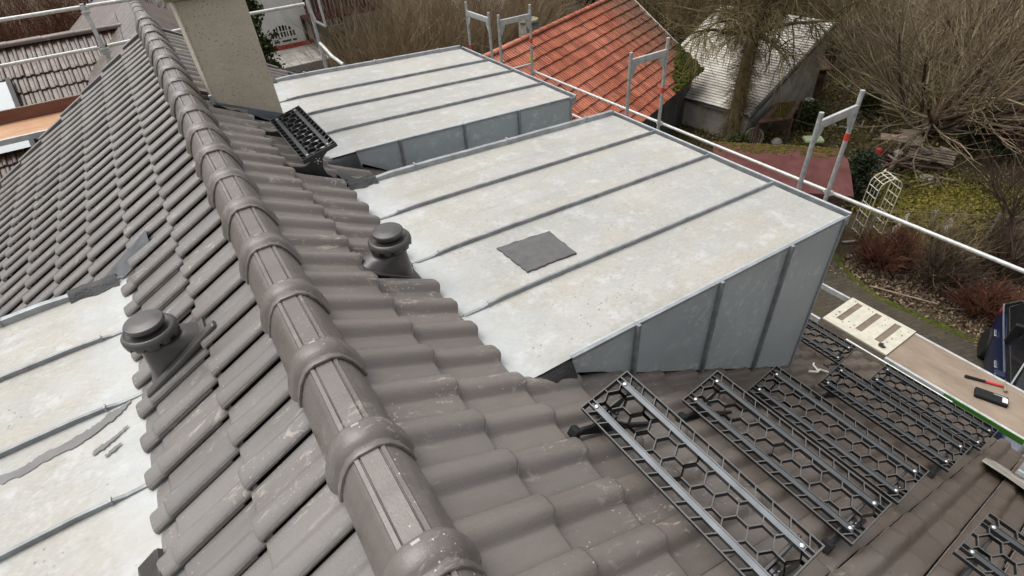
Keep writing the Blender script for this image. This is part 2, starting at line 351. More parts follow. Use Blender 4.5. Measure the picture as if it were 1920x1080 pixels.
# ------------------------------------------------------------------ roof frame
PIT = R(32.3); cP, sP = math.cos(PIT), math.sin(PIT)
def RS(s, y, h=0.): return Vector((s * cP + h * sP, y, -s * sP + h * cP))
def LS(s, y, h=0.): return Vector((-(s * cP + h * sP), y, -s * sP + h * cP))
def MR(s, y, h=0.):
    m = Matrix(((cP, 0, sP), (0, 1, 0), (-sP, 0, cP))).to_4x4(); m.translation = RS(s, y, h); return m
def ML(s, y, h=0.):
    m = Matrix(((-cP, 0, -sP), (0, -1, 0), (-sP, 0, cP))).to_4x4(); m.translation = LS(s, y, h); return m
Z0 = -7.2            # ground level
EAVE = 6.08; Y_FAR = 6.76; Y_NEAR = -2.6

# ------------------------------------------------------------------ ground, lawn, path
def ground():
    xs = np.concatenate([np.linspace(-200, -12, 8), np.linspace(-8, 40, 97), np.linspace(46, 260, 9)])
    ys = np.concatenate([np.linspace(-200, -12, 8), np.linspace(-8, 40, 97), np.linspace(46, 260, 9)])
    X, Y = np.meshgrid(xs, ys); inn = ((X > 9) & (X < 40) & (Y > -4) & (Y < 36)).astype(float)
    Zz = Z0 + inn * (.05 * np.sin(X * 1.7 + Y * .6) * np.sin(Y * 1.3 - X * .5) + RNG.normal(0, .022, X.shape))
    V = np.stack([X, Y, Zz], -1).reshape(-1, 3); n = len(xs); i, j = np.meshgrid(np.arange(n - 1), np.arange(len(ys) - 1)); a = (j * n + i).ravel()
    structure(link('ground', fastmesh('ground', V, np.stack([a, a + 1, a + n + 1, a + n], 1), 'ground')))
ground()
def blob(name, pts, z, mat, wob=.12, n=64):
    c = Vector((sum(p[0] for p in pts) / len(pts), sum(p[1] for p in pts) / len(pts), z)); out = []
    m = len(pts)
    for i in range(n):
        t = i / n * m; k = int(t); f = t - k; a, b = Vector((*pts[k % m], z)), Vector((*pts[(k + 1) % m], z)); p = a.lerp(b, f)
        out.append(p + (p - c).normalized() * random.uniform(-wob, wob))
    mb = MB(); rings = [[c.lerp(p, q) + Vector((0, 0, (1 - q) * .05)) for p in out + out[:1]] for q in (.02, .35, .7, .93)] + [[Vector((p.x, p.y, z - .12)) for p in out + out[:1]]]
    mb.grid(rings); return structure(mb.obj(name, mat, smooth=True, angle=None))
blob('lawn', [(15.0, 3.2), (16.3, 2.6), (18.2, 2.2), (18.6, 3.4), (17.4, 4.2), (15.9, 4.7), (14.7, 4.5)], Z0 + .09, 'lawn', .25)
#blob('lawn', [(20.5, 9.8), (22.5, 8.4), (24.5, 9.0), (27, 11.5), (24, 13), (21.8, 11.9)], Z0 + .09, 'lawn', .3)
pth = MB(); edge = [(11.0, 5.2), (12.4, 4.1), (11.7, 3.0), (11.5, 2.2), (11.6, 1.1), (11.8, -.6), (12.2, -4)]
pth.grid([[Vector((6.3, y, Z0 + .085)) for x, y in edge], [Vector((x - .04, y, Z0 + .085)) for x, y in edge], [Vector((x, y, Z0 - .1)) for x, y in edge]])
structure(pth.obj('paved_path', 'paving'))

# ------------------------------------------------------------------ the house: roof, ridge, dormers, chimney
house = thing('house', 'house with dark grey-brown pantile roof, zinc dormers and a rendered chimney, seen from its ridge', 'house')
w = MB()
for sx in (-1, 1):
    w.box((sx * 4.75 - .15, Y_NEAR + .1, Z0 - .3), (sx * 4.75 + .15, Y_FAR - .15, -3.32))
w.add([(-4.6, Y_FAR - .35, Z0 - .3), (4.6, Y_FAR - .35, Z0 - .3), (4.6, Y_FAR - .35, -3.1), (0, Y_FAR - .35, -.2), (-4.6, Y_FAR - .35, -3.1)], [(0, 1, 2, 3, 4)])
w.obj('wall', 'white_wall', house)
slopeR = MB().prism([(-.02, -.115), (EAVE - .06, -.115), (EAVE - .06, -.075), (-.02, -.075)], MR(0, 0), Y_NEAR, Y_FAR - .02).obj('roof_slope', 'under', house)
slopeL = MB().prism([(-.02, -.115), (EAVE - .06, -.115), (EAVE - .06, -.075), (-.02, -.075)], ML(0, 0), -(Y_FAR - .02), -Y_NEAR).obj('roof_slope', 'under', house)

PROF = [(0, .018), (.002, .0235), (.010, .0285), (.028, .0325), (.048, .0335), (.064, .0305), (.078, .0215), (.090, .0105), (.099, .0045), (.104, .0028), (.112, .0040), (.140, .0045), (.170, .0040), (.187, .0030), (.1935, .0010), (.195, -.02)]
def tile_mesh(name, mat, W=.2, L=.405, hs=1.0, rise=.024, waves=1):
    V, F = [], []; k = W / .2; n = len(PROF) + 2
    rows = [(0, 0, 0), (.2, .5, .2), (.34, .84, .75), (.388, .965, 1), (.399, .99, 1.0), (.404, 1, 1)]
    for q, (x, t, nb) in enumerate(rows):
        drop = (0, 0, 0, 0, .0018, .0065)[q]; x = x * L / .405
        for u, z in [(.024, .010), (.0, .010)] + PROF:
            bul = nb * ((.012 * math.exp(-((u - .080) / .020) ** 2)) + .002 * math.exp(-((u - .04) / .03) ** 2))
            lipdrop = .0
            V.append((x, -u * k, (z + bul) * hs - drop + t * rise))
    for j in range(len(rows) - 1):
        for i in range(n - 1):
            a = j * n + i; F.append((a, a + n, a + n + 1, a + 1))
    b = len(V); e = (len(rows) - 1) * n
    for u, z in [(.024, .010), (.0, .010)] + PROF: V.append((L - .004, -u * k, z * hs + rise - .0165 + .012 * hs * math.exp(-((u - .080) / .020) ** 2)))
    for i in range(n - 1): F.append((e + i, b + i, b + i + 1, e + i + 1))
    if waves == 2:
        nv = len(V); V = V + [(x, y - W, z) for x, y, z in V]; F = F + [tuple(i + nv for i in f) for f in F]
    me = bpy.data.meshes.new(name); me.from_pydata(V, [], F); me.materials.append(MT[mat])
    me.polygons.foreach_set('use_smooth', [True] * len(F)); me.validate(); me.set_sharp_from_angle(angle=R(50)); return me, V, F
LR, LL = .376, .353
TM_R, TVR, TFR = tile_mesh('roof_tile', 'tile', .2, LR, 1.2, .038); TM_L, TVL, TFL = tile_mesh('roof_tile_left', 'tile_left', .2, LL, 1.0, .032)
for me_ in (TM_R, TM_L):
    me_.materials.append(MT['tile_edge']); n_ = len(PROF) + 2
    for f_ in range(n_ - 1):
        me_.polygons[4 * (n_ - 1) + f_].material_index = 1  # nose bevel faces take the paler edge colour, as the lip does
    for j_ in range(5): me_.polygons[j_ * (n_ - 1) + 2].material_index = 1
D1 = (.086, 2.30); D2 = (2.85, 5.13); D3 = (-2.6, 2.10)
CR, CL = .3515, .328
def project(P):
    d = Vector(P) - CAM_C; q = [sum(a * b for a, b in zip(r_, d)) for r_ in ROW]
    if q[2] < .1: return None
    return PCX + FPX * q[0] / q[2], PCY + FPX * q[1] / q[2], q[2]
tiles = []
def jit(m): return m @ Matrix.Rotation(random.gauss(0, .0035), 4, 'Z') @ Matrix.Rotation(random.gauss(0, .002), 4, 'X') @ Matrix.Translation((random.gauss(0, .0025), 0, random.gauss(0, .0008)))
for k in range(17):
    for i in range(-13, 33):
        yl = .12 + .2 * i; yc = yl - .1
        if yl - .2 < Y_NEAR - .1 or yl > Y_FAR + .02: continue
        if k >= 2 and .455 + CR * k < 3.78 and ((D1[0] + .06 < yc < D1[1] - .02) or (D2[0] + .02 < yc < D2[1] - .04)): continue
        if 3.66 < yc < 4.1 and .12 < (.455 + CR * k - .17) * cP < .62: continue
        if k == 1 and abs(yl - 1.12) < .02: continue
        s0 = .455 + CR * k - LR
        tiles.append((jit(MR(s0, yl, -.062)), RS(s0 + .25, yc), 'R'))
for k in range(17):
    for i in range(-13, 34):
        yl = .08 + .2 * i; yc = yl + .1
        if yl < Y_NEAR or yl + .2 > Y_FAR + .1: continue
        dor = yc < D3[1] + .03
        if dor and k > 2: continue
        s0 = (.862 if (dor and k == 2) else .458 + CL * k) - LL
        if k == 1 and abs(yl - 1.08) < .02: continue
        tiles.append((jit(ML(s0, yl, -.062 - (.004 if (dor and k == 2) else 0))), LS(s0 + .25, yc), 'L'))
sc_ = []
for q, (m, c, sd_) in enumerate(tiles):
    p = project(c)
    if p and -60 < p[0] < 1980 and -60 < p[1] < 1140: sc_.append((p[2], q))
sc_.sort(); near = set(q for _, q in sc_[:300])
rest = {'R': MB(), 'L': MB()}
for q, (m, c, sd_) in enumerate(tiles):
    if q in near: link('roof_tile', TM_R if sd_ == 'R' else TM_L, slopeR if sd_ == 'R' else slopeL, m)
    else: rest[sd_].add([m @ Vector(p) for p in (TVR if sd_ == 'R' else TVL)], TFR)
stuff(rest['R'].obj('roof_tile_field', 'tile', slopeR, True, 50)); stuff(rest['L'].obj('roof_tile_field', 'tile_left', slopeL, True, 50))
# verge strips and eave gutters
for mm, sg in ((MR, 1), (ML, -1)):
    y0, y1 = (Y_FAR - .01, Y_FAR + .05) if sg > 0 else (-(Y_FAR + .05), -(Y_FAR - .01))
    for k in range(17):
        MB().prism([(.06 + .352 * k, -.13), (.42 + .352 * k, -.11), (.42 + .352 * k, -.002), (.06 + .352 * k, -.024)], mm(0, 0), y0, y1).obj('verge_tile', 'tile_left', slopeR if sg > 0 else slopeL, bevel=.006)
for sg in (1, -1):
    g = MB(); prof = []
    for a in range(0, 181, 18): prof.append((.075 * math.cos(R(a)), -.075 * math.sin(R(a))))
    base = RS(EAVE, 0, -.10) if sg > 0 else LS(EAVE, 0, -.10); ctr = base + Vector((sg * .05, 0, -.03))
    rows = [[Vector((ctr.x + px * f, y, ctr.z + pz * f)) for px, pz in prof] for f, y in ((1, Y_NEAR), (1, Y_FAR))]
    g.grid(rows); g.grid([[Vector((ctr.x + px * .95, y, ctr.z + pz * .95)) for px, pz in prof] for y in (Y_FAR, Y_NEAR)])
    g.cyl((ctr.x + sg * .075, Y_NEAR, ctr.z + .004), (ctr.x + sg * .075, Y_FAR, ctr.z + .004), .009, 8)
    g.obj('gutter', 'seam', house, True, 40)
# ridge
RX = -.013
half = [(.0255, .0635), (.0275, .0585), (.0305, .0585), (.032, .0625), (.043, .0610), (.0455, .0545), (.052, .050), (.064, .037), (.078, .015), (.092, -.016), (.103, -.047), (.109, -.072)]
sec = [(-x, z) for x, z in half[::-1]] + half
chalf = [(.029, .068), (.057, .0525), (.084, .012), (.103, -.036), (.112, -.074)]
csec = [(-x, z) for x, z in chalf[::-1]] + chalf
def offs(poly, d):
    out = []
    for i, (x, z) in enumerate(poly):
        a = poly[max(0, i - 1)]; b = poly[min(len(poly) - 1, i + 1)]; tx, tz = b[0] - a[0], b[1] - a[1]; l = math.hypot(tx, tz); out.append((x - tz / l * d, z + tx / l * d))
    return out
rt = MB()
rt.grid([[Vector((RX + x, y, z)) for x, z in offs(sec, o)] for y, o in ((.385, -.004), (.38, 0), (.2, .001), (.03, .002), (-.04, .002))])
rim = [[Vector((RX + x, y, z)) for x, z in sec] for y in (.38, -.04)]
rt.grid([[r_[0] for r_ in rim], [r_[0] + Vector((.010, 0, .006)) for r_ in rim]]); rt.grid([[r_[-1] + Vector((-.010, 0, .006)) for r_ in rim], [r_[-1] for r_ in rim]])
rings = [(.003, -.003), (0, .004), (-.005, .011), (-.015, .0165), (-.034, .0190), (-.060, .0180), (-.074, .0135), (-.083, .0070), (-.088, .0045), (-.095, .0062), (-.105, .0075), (-.111, .0058), (-.113, .000), (-.110, -.006)]
rt.grid([[Vector((RX + x, y, z)) for x, z in offs(csec, o)] for y, o in rings])
RTM = rt.mesh('ridge_tile', 'ridge', True, 31)
clip = MB(); clip.box((RX - .013, -.016, .066), (RX + .009, -.013, .082)).box((RX - .013, -.034, .0825), (RX + .009, -.013, .0850)); CLM = clip.mesh('clip', 'clip')
for i in range(-5, 19):
    m = Matrix.Translation((random.gauss(0, .002), -.556 + .4 * i, random.gauss(0, .0012))) @ Matrix.Rotation(random.gauss(0, .006), 4, 'Z')
    o = link('ridge_tile', RTM, house, m); link('clip', CLM, o)
# ---- dormers
PX = [(.50, -.400), (.60, -.452), (.66, -.474), (.72, -.485), (.80, -.490), (.957, -.492), (1.34, -.508), (1.95, -.540), (2.55, -.568), (3.12, -.596)]
def dz(x):
    for (a, za), (b, zb) in zip(PX[:-1], PX[1:]):
        if a <= x <= b: return za + (zb - za) * (x - a) / (b - a)
    return PX[-1][1]
def dormer(y0, y1, seams, sg=1, xs=1.0, start=0):
    d = MB(); fx = 3.10
    def P(x, y, z): return Vector((sg * x, y, z))
    # core
    core = [(.96, -.57)] + [(x, z - .03) for x, z in PX if x > .97] + [(fx - .02, -.62), (fx - .02, -2.05)]
    n = len(core); a, b = y0 + .02, y1 - .02
    d.add([P(x, a, z) for x, z in core] + [P(x, b, z) for x, z in core], [tuple(range(n)), tuple(range(2 * n - 1, n - 1, -1))] + [(i, n + i, n + (i + 1) % n, (i + 1) % n) for i in range(n)])
    dm = d.obj('dormer', 'zinc_wall', house)
    ys = [y0] + seams + [y1]
    for a, b in zip(ys[:-1], ys[1:]):
        m = MB(); cols_ = 5; pts = []
        xx = [p[0] for p in PX]; fine = []
        for x0_, x1_ in zip(xx[:-1], xx[1:]):
            k = max(1, int((x1_ - x0_) / .2)); fine += [x0_ + (x1_ - x0_) * q / k for q in range(k)]
        fine.append(xx[-1])
        for x in fine:
            pts.append([P(x, a + .003 + (b - a - .006) * q / cols_, dz(x) + .0045 * math.sin(q / cols_ * math.pi) * math.sin(x * 5.1 + a * 3) ) for q in range(cols_ + 1)])
        if sg < 0: pts = pts[::-1]
        m.grid(pts); m.obj('roof_panel', 'zinc', dm, True, None)
    for y in seams:
        m = MB(); xs_ = [.70, .80, .845] + [p[0] for p in PX if p[0] > .95]
        hh = [.006, .012, .022] + [.027] * (len(xs_) - 3); ww = [.011, .010, .009] + [.0085] * (len(xs_) - 3)
        dyy = [.05, .035, 0] + [0] * (len(xs_) - 3)
        lo, top = [], []
        rows = []
        for x, h, wd, dd in zip(xs_, hh, ww, dyy):
            z = dz(x) - .002; rows.append([P(x, y - wd, z), P(x, y - wd * .9, z + h), P(x, y + wd * .9, z + h), P(x, y + wd, z)])
        if sg < 0: rows = rows[::-1]
        m.grid(rows); e = rows[-1] if sg > 0 else rows[0]; m.add(e, [(0, 1, 2, 3)])
        m.obj('standing_seam', 'seam', dm, bevel=.003)
        m = MB(); m.box((-.005, -.0125, 0), (.005, .0125, .0285), Matrix.Translation(P(.845, y, dz(.845) - .002))); m.obj('seam_clip', 'zinc_edge', dm, bevel=.002)
    return dm
def verge(dm, y, sg, x0, x1, side):
    # folded upstand along a roof edge, light zinc, with small lap joints
    m = MB(); k = 14; rows = []
    for q in range(k + 1):
        x = x0 + (x1 - x0) * q / k; z = dz(x) - .004; h = .040 if q > 0 else .03; wv = .002 * math.sin(q * 2.3)
        rows.append([Vector((sg * x, y + side * -.020 + wv, z)), Vector((sg * x, y + side * -.017 + wv, z + h)), Vector((sg * x, y + side * .020 + wv, z + h)), Vector((sg * x, y + side * .022 + wv, z - .06))])
    if sg * side < 0: rows = rows[::-1]
    m.grid(rows); m.obj('verge_upstand', 'zinc_edge', dm, bevel=.004)
    for x in np.linspace(x0 + .35, x1 - .3, 3):
        m = MB(); m.box((-.006, -.026, 0), (.006, .026, .050), Matrix.Translation((sg * x, y, dz(x) - .004))); m.obj('lap_joint', 'zinc_edge', dm, bevel=.002)
def cheek(dm, y, seams):
    xs = [.957] + seams + [3.105]; rz = lambda x: -math.tan(PIT) * x + .006
    for a, b in zip(xs[:-1], xs[1:]):
        m = MB(); rows = []
        for q in range(7):
            x = a + .004 + (b - a - .008) * q / 6; zt = dz(x) + .003; zb = rz(x) + (.01 if x < 1.2 else 0)
            rows.append([Vector((x, y + .003 * math.sin(x * 7 + r_ * 2.1) * math.sin(q / 6 * math.pi), zb + (zt - zb) * r_ / 6)) for r_ in range(7)])
        m.grid(rows); m.grid([[r_[-1] for r_ in rows], [r_[-1] + Vector((0, .022, .004)) for r_ in rows]])
        m.obj('cheek_panel', 'zinc_wall', dm, True, 50)
    for x in seams:
        m = MB(); zt = dz(x) + .012; m.box((-.010, -.026, rz(x)), (.010, .004, zt), Matrix.Translation((x, y, 0))); m.obj('cheek_seam', 'seam', dm, bevel=.003)
    # folded top edge strip
    m = MB(); rows = []
    for q in range(30):
        x = .957 + (3.105 - .957) * q / 29; z = dz(x); rows.append([Vector((x, y - .007, z - .012)), Vector((x, y - .007, z + .007)), Vector((x, y + .012, z + .007))])
    m.grid(rows); m.obj('folded_edge', 'zinc_edge', dm)
    # corner trim at the front
    m = MB(); m.box((3.095, y - .012, -2.03), (3.118, y + .02, dz(3.1) - .005)); m.obj('corner_trim', 'zinc_edge', dm, bevel=.004)
    # bitumen membrane closing the gap towards the tiles
    m = MB(); rows = []
    for q in range(9):
        x = .66 + .30 * q / 8; zt = dz(x) - .004; zb = -math.tan(PIT) * x + .004 + .012 * math.sin(q * 1.3)
        zb = min(zb, zt - .004)
        rows.append([Vector((x, y - .06, -math.tan(PIT) * x - .09)), Vector((x, y - .03 + .008 * math.sin(q * 2.2), (zb + zt) / 2 - .012)), Vector((x, y + .004, zt - .01)), Vector((x, y + .014, zt))])
    m.grid(rows); m.obj('membrane', 'membrane', dm, True, None)
def front_gutter(dm, y0, y1, sg=1):
    z = dz(3.12)
    m = MB(); m.box((3.10, y0, z - .075), (3.175, y1, z - .062)).box((3.166, y0 + .001, z - .062), (3.178, y1 - .001, z - .002)).cyl((3.174, y0, z + .002), (3.174, y1, z + .002), .010, 8)
    for y in (y0, y1 - .008): m.box((3.101, y, z - .061), (3.165, y + .008, z - .004))
    m.obj('front_gutter', 'zinc_edge', dm, bevel=.002)
d1 = dormer(D1[0], D1[1], [.62, 1.178, 1.750]); d1['label'] = 'near right-hand zinc dormer with a dark patch on its roof'
cheek(d1, D1[0], [1.352, 1.951, 2.552]); verge(d1, D1[1] - .02, 1, .86, 3.13, 1); front_gutter(d1, D1[0], D1[1])
d2 = dormer(D2[0], D2[1], [3.34, 3.895, 4.42]); d2['label'] = 'far right-hand zinc dormer beside the chimney'
cheek(d2, D2[0], [1.33, 1.93, 2.50]); verge(d2, D2[1] - .02, 1, .86, 3.13, 1); front_gutter(d2, D2[0], D2[1])
d3 = dormer(D3[0], D3[1], [-1.6, -1.08, -.56, .0, .52, 1.045, 1.575], -1); d3['label'] = 'left-hand zinc dormer roof with a grey smear'
verge(d3, D3[1] - .02, -1, .95, 3.13, 1)
m = MB(); m.box((-3.10, D3[0], -2.0), (-3.08, D3[1], -.6)); m.obj('front_panel', 'zinc_wall', d3)
# black end pieces of the dormer edges next to the tiles
def edge_flap(dm, sg, x0, x1, y, nm='membrane'):
    m = MB(); rows = []
    for q in range(7):
        x = x0 + (x1 - x0) * q / 6; z = dz(x) + .004
        rows.append([Vector((sg * x, y - .05 + .012 * math.sin(q * 1.7), z)), Vector((sg * x, y - .012, z + .012 + .022 * q / 6)), Vector((sg * x, y + .015, z + .045 + .004 * math.sin(q * 2))), Vector((sg * x, y + .05 + .02 * math.sin(q * 1.1), z + .006 - .02 * q / 6))])
    if sg < 0: rows = rows[::-1]
    m.grid(rows); m.obj(nm, 'membrane', dm, True, None)
edge_flap(d1, 1, .70, .90, D1[1] - .02); edge_flap(d2, 1, .70, .90, D2[1] - .02); edge_flap(d3, -1, .74, .98, D3[1] - .02)
# lead apron tucked under the tiles beside the left dormer
m = MB(); rows = [[LS(s, y, -.018 + .014 * math.sin((y - 2.08) * 9) - (s - .62) * .02) for y in (2.085, 2.13, 2.18, 2.24, 2.30)] for s in (.62, .72, .82, .92, 1.02)]
MT['dark_lead'] = simple('dark_lead', (.075, .080, .086), .5, .1, .5, .35, 9, .2)
m.grid(rows[::-1]); m.obj('lead_apron', 'dark_lead', d3, True, None)
m = MB(); m.grid([[RS(s, y, -.005 + .012 * math.sin(y * 14)) for y in (2.33, 2.40, 2.47, 2.56)] for s in (.80, .92, 1.02, 1.12)]); m.obj('flashing_strip', 'membrane', d1, True, None)
# dark square patch on the near dormer
q_ = [(1.144, 1.027), (1.497, .995), (1.487, .724), (1.158, .729)]
m = MB(); pr = []
for i in range(4):
    a, b = Vector((*q_[i], 0)), Vector((*q_[(i + 1) % 4], 0))
    for t in range(12): p = a.lerp(b, t / 12); pr.append((p.x + random.uniform(-.004, .004), p.y + random.uniform(-.004, .004)))
n = len(pr); m.add([(x, y, dz(x) + .001) for x, y in pr] + [(x, y, dz(x) + .0125 + random.uniform(-.002, .002)) for x, y in pr], [tuple(range(n, 2 * n))[::-1]] + [(i, (i + 1) % n, n + (i + 1) % n, n + i) for i in range(n)])
m.obj('square_patch', 'patch', d1)
# grey smear on the left dormer: traced as a wandering band
def smear(pts, z_off=.0052):
    m = MB(); L_, R_ = [], []
    for i, (x, y, wd) in enumerate(pts):
        L_.append((x, y + wd)); R_.append((x, y - wd))
    fl, fr = [], []
    for A, out in ((L_, fl), (R_, fr)):
        for a, b in zip(A[:-1], A[1:]):
            for t in range(6): out.append((a[0] + (b[0] - a[0]) * t / 6 + random.uniform(-.004, .004), a[1] + (b[1] - a[1]) * t / 6 + random.uniform(-.006, .006)))
        out.append(A[-1])
    m.grid([[Vector((x, y, dz(-x) + z_off)) for x, y in fl], [Vector((x, y, dz(-x) + z_off)) for x, y in fr]]); m.obj('grey_smear', 'smear', d3)
smear([(-1.30, .93, .018), (-1.22, .905, .022), (-1.14, .90, .026), (-1.08, .92, .024), (-1.0, .925, .027), (-.94, .93, .03), (-.88, .955, .024), (-.83, .985, .030), (-.79, 1.0, .018), (-.75, 1.03, .006)])
smear([(-.90, .815, .012), (-.87, .825, .016), (-.83, .845, .008), (-.79, .87, .010), (-.77, .885, .004)])
smear([(-.86, .765, .010), (-.83, .785, .012), (-.80, .80, .004)])
# chimney
ch = MB(); ch.box((.178, 3.65, -1.2), (.648, 4.12, .60)); cho = ch.obj('chimney', 'chimney', house, bevel=.012)
m = MB(); m.box((.1735, 3.645, -.10), (.186, 4.122, .597)); m.obj('bare_edge', 'chimney_edge', cho, bevel=.004)
m = MB(); m.box((.115, 3.585, .603), (.705, 4.185, .70)); m.obj('chimney_cap', 'cap', cho, bevel=.02)
m = MB()
for x, y in ((.155, 3.625), (.155, 4.06), (.6, 3.625), (.6, 4.06)): m.box((x, y, .70), (x + .07, y + .07, .86))
m.box((.10, 3.57, .86), (.72, 4.2, .92)); m.obj('cowl_slab', 'cap', cho, bevel=.015)
fl = MB()
zl, zr = -.135, -.350
def fz(x): return zl + (zr - zl) * (x - .178) / .47
fl.add([(.165, 3.640, fz(.165) + .012), (.675, 3.640, fz(.675) + .012), (.675, 3.636, fz(.675) - .055), (.165, 3.636, fz(.165) - .055), (.165, 3.652, fz(.165) + .014), (.675, 3.652, fz(.675) + .014)], [(3, 2, 1, 0), (0, 1, 5, 4)])
fl.obj('chimney_flashing', 'lead', cho)
fl = MB(); rows = []
for q in range(13):
    x = .15 + .62 * q / 12; h0 = fz(x) - .050; rp = -math.tan(PIT) * x
    rows.append([Vector((x, 3.633, h0)), Vector((x, 3.60, min(h0 - .02, rp + .035))), Vector((x, 3.50 + .01 * math.sin(q * 1.9), rp + .008 + .010 * math.sin(q * 2.6)))])
fl.grid(rows); fl.obj('flashing_apron', 'lead', cho, True, None)
m = MB(); m.box((.150, 3.628, -.20), (.176, 3.66, -.06)); m.obj('flashing_corner', 'zinc_edge', cho, bevel=.004)
m = MB(); m.cyl((.09, 3.70, -.10), (.175, 3.72, -.14), .045, 12); m.obj('black_pipe_end', 'membrane', cho)

# ------------------------------------------------------------------ roof vents
def vent(sg, label):
    x, y = sg * .545, 1.04; F = RS if sg > 0 else LS; MM = MR if sg > 0 else ML
    zc = -.322
    t = thing('roof_vent', label, 'roof vent', 'black roof vents', (x, y, zc)); inv = Matrix.Translation((-x, -y, -zc))
    def put(mb, nm, mat, **k): mb.v = [tuple(inv @ Vector(p)) for p in mb.v]; return mb.obj(nm, mat, t, **k)
    s_mid = .60
    m = MB(); mm = MM(.56, y * 1, -.016); m.box((-.13, -.10, -.01), (.205, .10, .004), mm)
    put(m, 'base_plate', 'vent', bevel=.006)
    if sg < 0:
        m = MB(); m.prism([(-.2, 0), (.22, 0), (.22, .03), (-.2, .03)], MM(.56, y - .11, -.016), -.025, .025); put(m, 'base_roll', 'vent', bevel=.012)
    m = MB(); rows = []; N = 32
    for q in range(8):
        f = q / 7; row = []
        for i in range(N + 1):
            a = 2 * math.pi * i / N; ca, sa = math.cos(a), math.sin(a)
            e = .72; fx_, fy_ = math.copysign(abs(ca) ** e, ca) * .145, math.copysign(abs(sa) ** e, sa) * .088
            foot = MM(.60, y, -.012) @ Vector((fx_, fy_, 0)); top = Vector((x + .066 * math.cos(a) * sg, y + .066 * math.sin(a) * (1 if sg > 0 else -1), zc + .085))
            g = f ** .8; p = foot.lerp(top, g); row.append(p + Vector((0, 0, .012 * math.sin(f * math.pi))))
        rows.append(row)
    m.grid([r_[::-1] for r_ in rows] if sg > 0 else [r_[::-1] for r_ in rows]); put(m, 'boot', 'vent', smooth=True, angle=60)
    T = Matrix.Translation((x, y, zc))
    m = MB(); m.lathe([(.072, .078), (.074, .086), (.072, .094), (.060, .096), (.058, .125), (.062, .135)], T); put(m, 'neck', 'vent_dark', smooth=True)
    m = MB(); NN = 80
    def sc(j, i, r, z):
        if j in (0, 1):
            ph = (i / NN * 12) % 1; notch = 1 if abs(ph - .5) < .17 else 0
            return r, z + .021 * notch
        return r, z
    m.lathe([(.097, .106), (.106, .108), (.1085, .126), (.107, .142), (.097, .154), (.092, .155), (.086, .150), (.070, .150), (.055, .150)], T, NN, sc); put(m, 'scalloped_skirt', 'vent', smooth=True, angle=50)
    m = MB(); m.lathe([(.066, .171), (.074, .172), (.0775, .176), (.0775, .189), (.074, .194), (.045, .203), (.034, .204)], T, 40); put(m, 'cap', 'vent', smooth=True, angle=30)
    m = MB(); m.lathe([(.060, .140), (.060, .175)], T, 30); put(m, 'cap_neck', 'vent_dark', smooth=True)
vent(1, 'black roof vent on the right slope, at the edge of the zinc dormer'); vent(-1, 'black roof vent on the left slope, beside the smeared zinc roof')

# ------------------------------------------------------------------ roof steps (honeycomb treads)
GW, GL, GT = .25, .88, R(13)
def seg2(m, a, b, th, z0, z1):
    a, b = Vector(a), Vector(b); d = b - a
    if d.length < 1e-4: return
    d.normalize(); nrm = Vector((-d.y, d.x)) * th / 2
    P = [a - nrm, b - nrm, b + nrm, a + nrm]; m.add([(p.x, p.y, z) for z in (z0, z1) for p in P], [(3, 2, 1, 0), (4, 5, 6, 7), (0, 1, 5, 4), (1, 2, 6, 5), (2, 3, 7, 6), (3, 0, 4, 7)])
def clipseg(a, b, x0, x1, y0, y1):
    t0, t1 = 0., 1.; d = (b[0] - a[0], b[1] - a[1])
    for p, q in ((-d[0], a[0] - x0), (d[0], x1 - a[0]), (-d[1], a[1] - y0), (d[1], y1 - a[1])):
        if abs(p) < 1e-9:
            if q < 0: return None
        else:
            r_ = q / p
            if p < 0: t0 = max(t0, r_)
            else: t1 = min(t1, r_)
    if t0 >= t1: return None
    return (a[0] + d[0] * t0, a[1] + d[1] * t0), (a[0] + d[0] * t1, a[1] + d[1] * t1)
gm = MB(); TH = .0042; D = -.028
for b in (.0025, GW - .0025): seg2(gm, (b, 0), (b, -GL), .005, D, 0)
for l in (-.0025, -GL + .0025): seg2(gm, (.005, l), (GW - .005, l), .005, D, -.0003)
ce = GW / 2; A = .0453; segs = set()
for r_ in (-2, -1, 0, 1, 2):
    for k in range(-1, 9):
        c0 = (ce + r_ * A * math.sqrt(3) / 2, -.068 - (3 * A * k + (1.5 * A if r_ % 2 else 0)))
        hv = [(c0[0] + A * math.sin(R(60 * q)), c0[1] + A * math.cos(R(60 * q))) for q in range(6)]
        for q in range(6):
            a, b = hv[q], hv[(q + 1) % 6]; key = tuple(sorted([(round(a[0], 4), round(a[1], 4)), (round(b[0], 4), round(b[1], 4))])); segs.add(key)
for a, b in sorted(segs):
    c_ = clipseg(a, b, ce - .0645, ce + .0645, -GL + .006, -.006)
    if c_: seg2(gm, c_[0], c_[1], TH, D, -.0006)
for sd_ in (-1, 1):
    for k in range(13):
        l = -.045 - k * .0665; seg2(gm, (ce + sd_ * .088, l - .012 * 1), (ce + sd_ * .1205, l + .010), TH, D, -.0006)
GM = gm.mesh('tread_grid', 'black_metal'); GM.materials.append(MT['sky_top_metal'])
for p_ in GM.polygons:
    if p_.normal.z > .9: p_.material_index = 1  # upward bar faces coloured lighter for the sky they reflect
rl = []
for sd_ in (-1, 1):
    m = MB(); b0, b1 = ce + sd_ * .0755 - .0125, ce + sd_ * .0755 + .0125; RB = (b0, b1)
    m.box((b0, -GL + .006, D - .004), (b0 + .0035, -.006, .0004)); m.box((b1 - .0035, -GL + .006, D - .004), (b1, -.006, .0004)); m.box((b0 + .0036, -GL + .03, -.0085), (b1 - .0036, -.03, -.0045)); rl.append(m.mesh('rail', 'rail_metal'))
rl_sheen = [r_.copy() for r_ in rl]
